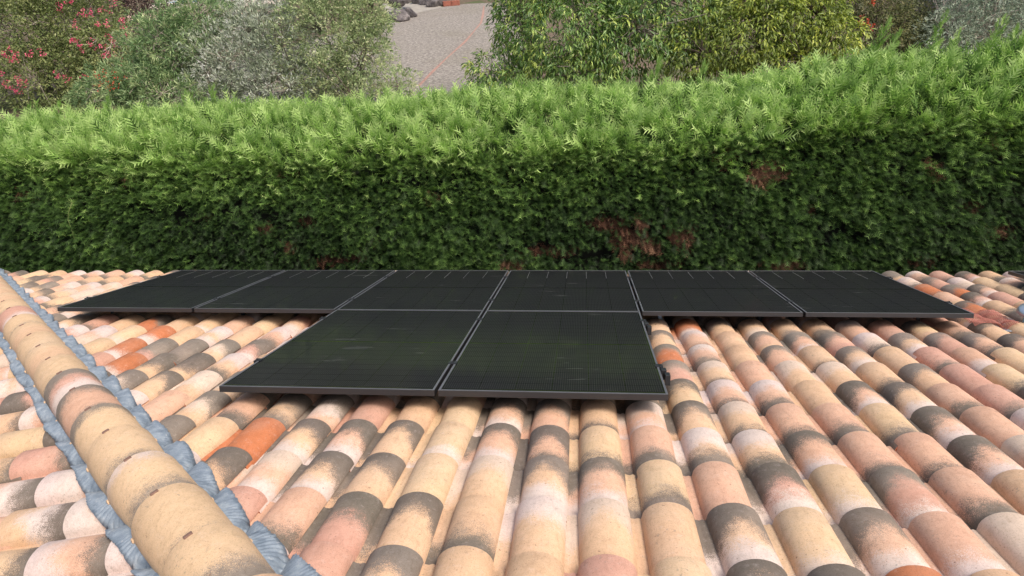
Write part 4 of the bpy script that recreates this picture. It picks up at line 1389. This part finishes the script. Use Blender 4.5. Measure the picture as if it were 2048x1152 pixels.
def fl(pts, Y, n, rr): return [(pix_y(x, y, Y), n, rr) for x, y in pts]


YM = 10.2
pinkpts = [(5, 112), (20, 120), (32, 117), (10, 168), (22, 175), (42, 160), (50, 165), (0, 150), (85, 105), (122, 18), (145, 83), (150, 88), (165, 95), (180, 90), (183, 30), (203, 22), (150, 52), (200, 52), (215, 50), (245, 45), (253, 55),
           (222, 75), (226, 85), (213, 112), (225, 112), (235, 120), (243, 125), (205, 98), (250, 70), (172, 152), (138, 160), (222, 182), (60, 105), (30, 105), (48, 170), (160, 25), (226, 6), (142, 3), (120, 152), (10, 100), (38, 182)]
plant('crepe_myrtle', 'pink-flowering crepe myrtle with grey stems at the left edge behind the hedge', 'tree', foot(90, YM + .4),
      [blob(40, 60, YM, 130, 95), blob(150, 50, YM + .6, 110, 80), blob(80, 160, YM - .3, 150, 75), blob(215, 95, YM + .2, 65, 60), blob(190, 170, YM, 70, 50), blob(60, -60, YM + .5, 170, 90)],
      LEAF, 46000, 0.078, 0.42, M_MYRTLE, droop=0.15, cluster=9, clus_r=0.15, stems=12, twigs=240, bark=M_GREYBARK, tone=(0.6, 0.2), seed=11, shell=0.35, twig_r=0.006, trunk_r=0.05,
      flowers=(M_PINKF, fl(pinkpts, YM - 1.3, 6, 0.042), 0.034, 7))
plant('purple_plum', 'dark purple-leaved shrub behind the crepe myrtle at the top left', 'shrub', foot(290, 14.5),
      [blob(265, 50, 14.5, 95, 75), blob(340, 5, 15.2, 110, 55), blob(440, -12, 15.8, 80, 30), blob(200, 0, 14.8, 90, 50)],
      LEAF, 9000, 0.09, 0.5, M_PURPLE, cluster=9, clus_r=0.22, stems=6, twigs=60, tone=(0.42, 0.2), seed=12, trunk_r=0.05)
plant('oleander', 'grey-green oleander with long narrow leaves between crepe myrtle and silver shrub', 'shrub', foot(300, 8.6),
      [blob(340, 95, 8.8, 95, 75), blob(280, 165, 8.4, 110, 55), blob(400, 45, 9.2, 80, 60), blob(210, 190, 8.2, 75, 36), blob(350, 190, 8.1, 110, 40)],
      LEAF, 21000, 0.135, 0.14, M_OLEAN, droop=0.0, upright=0.25, cluster=11, clus_r=0.07, stems=14, twigs=320, bark=M_GREYBARK, tone=(0.5, 0.2), seed=13, shell=0.3, twig_r=0.006, trunk_r=0.02,
      flowers=(M_REDF, fl([(215, 150), (225, 165), (200, 158), (195, 175), (235, 172), (207, 145), (222, 180), (190, 150), (245, 150)], 7.4, 4, 0.06), 0.03, 4))
plant('silver_shrub', 'pale silvery shrub full of thin grey twigs left of the driveway', 'shrub', foot(500, 8.8),
      [blob(470, 120, 8.8, 100, 75), blob(540, 80, 9.1, 100, 70), blob(430, 180, 8.4, 90, 40), blob(560, 160, 8.6, 90, 55), blob(500, 45, 9.4, 90, 50)],
      LEAF, 26000, 0.095, 0.22, M_SILVER, droop=-0.1, upright=0.5, cluster=12, clus_r=0.10, stems=18, twigs=520, bark=M_GREYBARK, tone=(0.5, 0.2), seed=14, shell=0.3, twig_r=0.005, trunk_r=0.016)
plant('green_shrub', 'loose grey-green rounded shrub bordering the driveway on its left', 'shrub', foot(690, 9.0),
      [blob(660, 60, 9.2, 120, 90), blob(720, 120, 8.9, 75, 75), blob(620, 150, 8.9, 90, 55), blob(735, 30, 9.4, 58, 60), blob(690, 180, 8.4, 110, 26), blob(805, 165, 8.3, 36, 26), blob(640, -40, 9.6, 130, 60)],
      LEAF, 30000, 0.075, 0.36, M_SHRUB, droop=0.0, upright=0.25, cluster=10, clus_r=0.11, stems=12, twigs=260, bark=M_TWIG, tone=(0.5, 0.22), seed=15, shell=0.35, twig_r=0.005, trunk_r=0.03)
plant('laurel_tree', 'big dark green tree with drooping glossy leaves right of the driveway', 'tree', foot(1160, 9.4),
      [blob(1130, 60, 8.8, 140, 100), blob(1040, 40, 9.2, 62, 95), blob(990, 150, 8.7, 68, 48), blob(1250, 80, 8.7, 140, 90), blob(1330, 20, 9.0, 140, 90), blob(1130, 150, 8.3, 130, 45), blob(1180, -60, 9.3, 230, 80)],
      LEAF_DROOP, 26000, 0.115, 0.27, M_LAUREL, droop=0.85, cluster=9, clus_r=0.14, stems=10, twigs=380, bark=M_GREYBARK, tone=(0.48, 0.22), seed=16, shell=0.45, twig_r=0.008, trunk_r=0.06)
plant('lit_tree_half', 'right half of the big drooping tree, its lit yellow-green put into the leaf colour', 'tree', foot(1540, 8.9),
      [blob(1500, 60, 8.5, 120, 85), blob(1600, 40, 8.7, 100, 80), blob(1660, 80, 8.3, 66, 55), blob(1420, 100, 8.3, 100, 60), blob(1530, -40, 8.9, 200, 70), blob(1570, 130, 8.0, 110, 32)],
      LEAF_DROOP, 21000, 0.10, 0.29, M_LIT_LEAF, droop=0.8, cluster=9, clus_r=0.13, stems=9, twigs=280, bark=M_TWIG, tone=(0.46, 0.23), seed=17, shell=0.45, twig_r=0.007, trunk_r=0.05)
plant('rose_bush', 'brownish bush with a few red flowers between drooping tree and olive tree', 'shrub', foot(1775, 9.6),
      [blob(1760, 50, 9.2, 75, 65), blob(1810, 70, 9.4, 55, 45), blob(1740, 0, 9.6, 80, 50), blob(1830, 30, 9.8, 40, 50)],
      LEAF, 16000, 0.055, 0.45, M_BROWNISH, cluster=9, clus_r=0.12, stems=9, twigs=160, tone=(0.5, 0.22), seed=18, shell=0.35, twig_r=0.005, trunk_r=0.025,
      flowers=(M_REDF, fl([(1740, 3), (1752, 1), (1736, 47), (1730, 42), (1742, 52), (1728, 38)], 8.55, 4, 0.035), 0.035, 6))
plant('olive_tree', 'silvery olive tree at the right edge behind the hedge', 'tree', foot(1970, 9.3),
      [blob(1950, 60, 9.0, 110, 75), blob(2040, 40, 9.2, 110, 80), blob(1900, 70, 8.8, 60, 50), blob(2000, -40, 9.5, 150, 70), blob(2130, 30, 9.2, 100, 90)],
      LEAF, 26000, 0.085, 0.20, M_OLIVE, droop=0.1, cluster=11, clus_r=0.13, stems=8, twigs=300, bark=M_GREYBARK, tone=(0.48, 0.2), seed=19, shell=0.35, twig_r=0.006, trunk_r=0.05)
for k, (q, sz, lab) in enumerate([((1860, 15), (0.9, 0.7, 0.75), 'large pale grey cracked rock beside the olive tree'), ((1838, 60), (0.7, 0.6, 0.5), 'grey rock half hidden under the red-flowered bush')]):
    w = pix_y(q[0], q[1], 10.8)
    boulder((w.x, w.y, w.z - sz[2] * 0.9), sz, 60 + k, lab, 'grey rocks near the olive tree')
FARS = [(760, 34, 120, 'dark evergreen tree far behind the left rock pile'), (880, 36, 100, 'dark evergreen tree far behind the right rock pile'), (1000, 36, 110, 'dark evergreen tree at the far end of the driveway'),
        (420, 40, 160, 'dark evergreen tree far behind the pool'), (1250, 33, 170, 'dark evergreen tree hidden far behind the big drooping tree')]
for k, (x, Y, w, lab) in enumerate(FARS):
    plant('evergreen_tree', lab, 'tree', foot(x, Y), [blob(x, -40, Y, w, 36), blob(x - 20, -110, Y + .5, w * .8, 70)], LEAF, 2600, 0.26, 0.5, M_FAR, cluster=8, clus_r=0.4, stems=3, twigs=12, seed=30 + k,
          group='dark evergreens beyond the driveway', trunk_r=0.15)
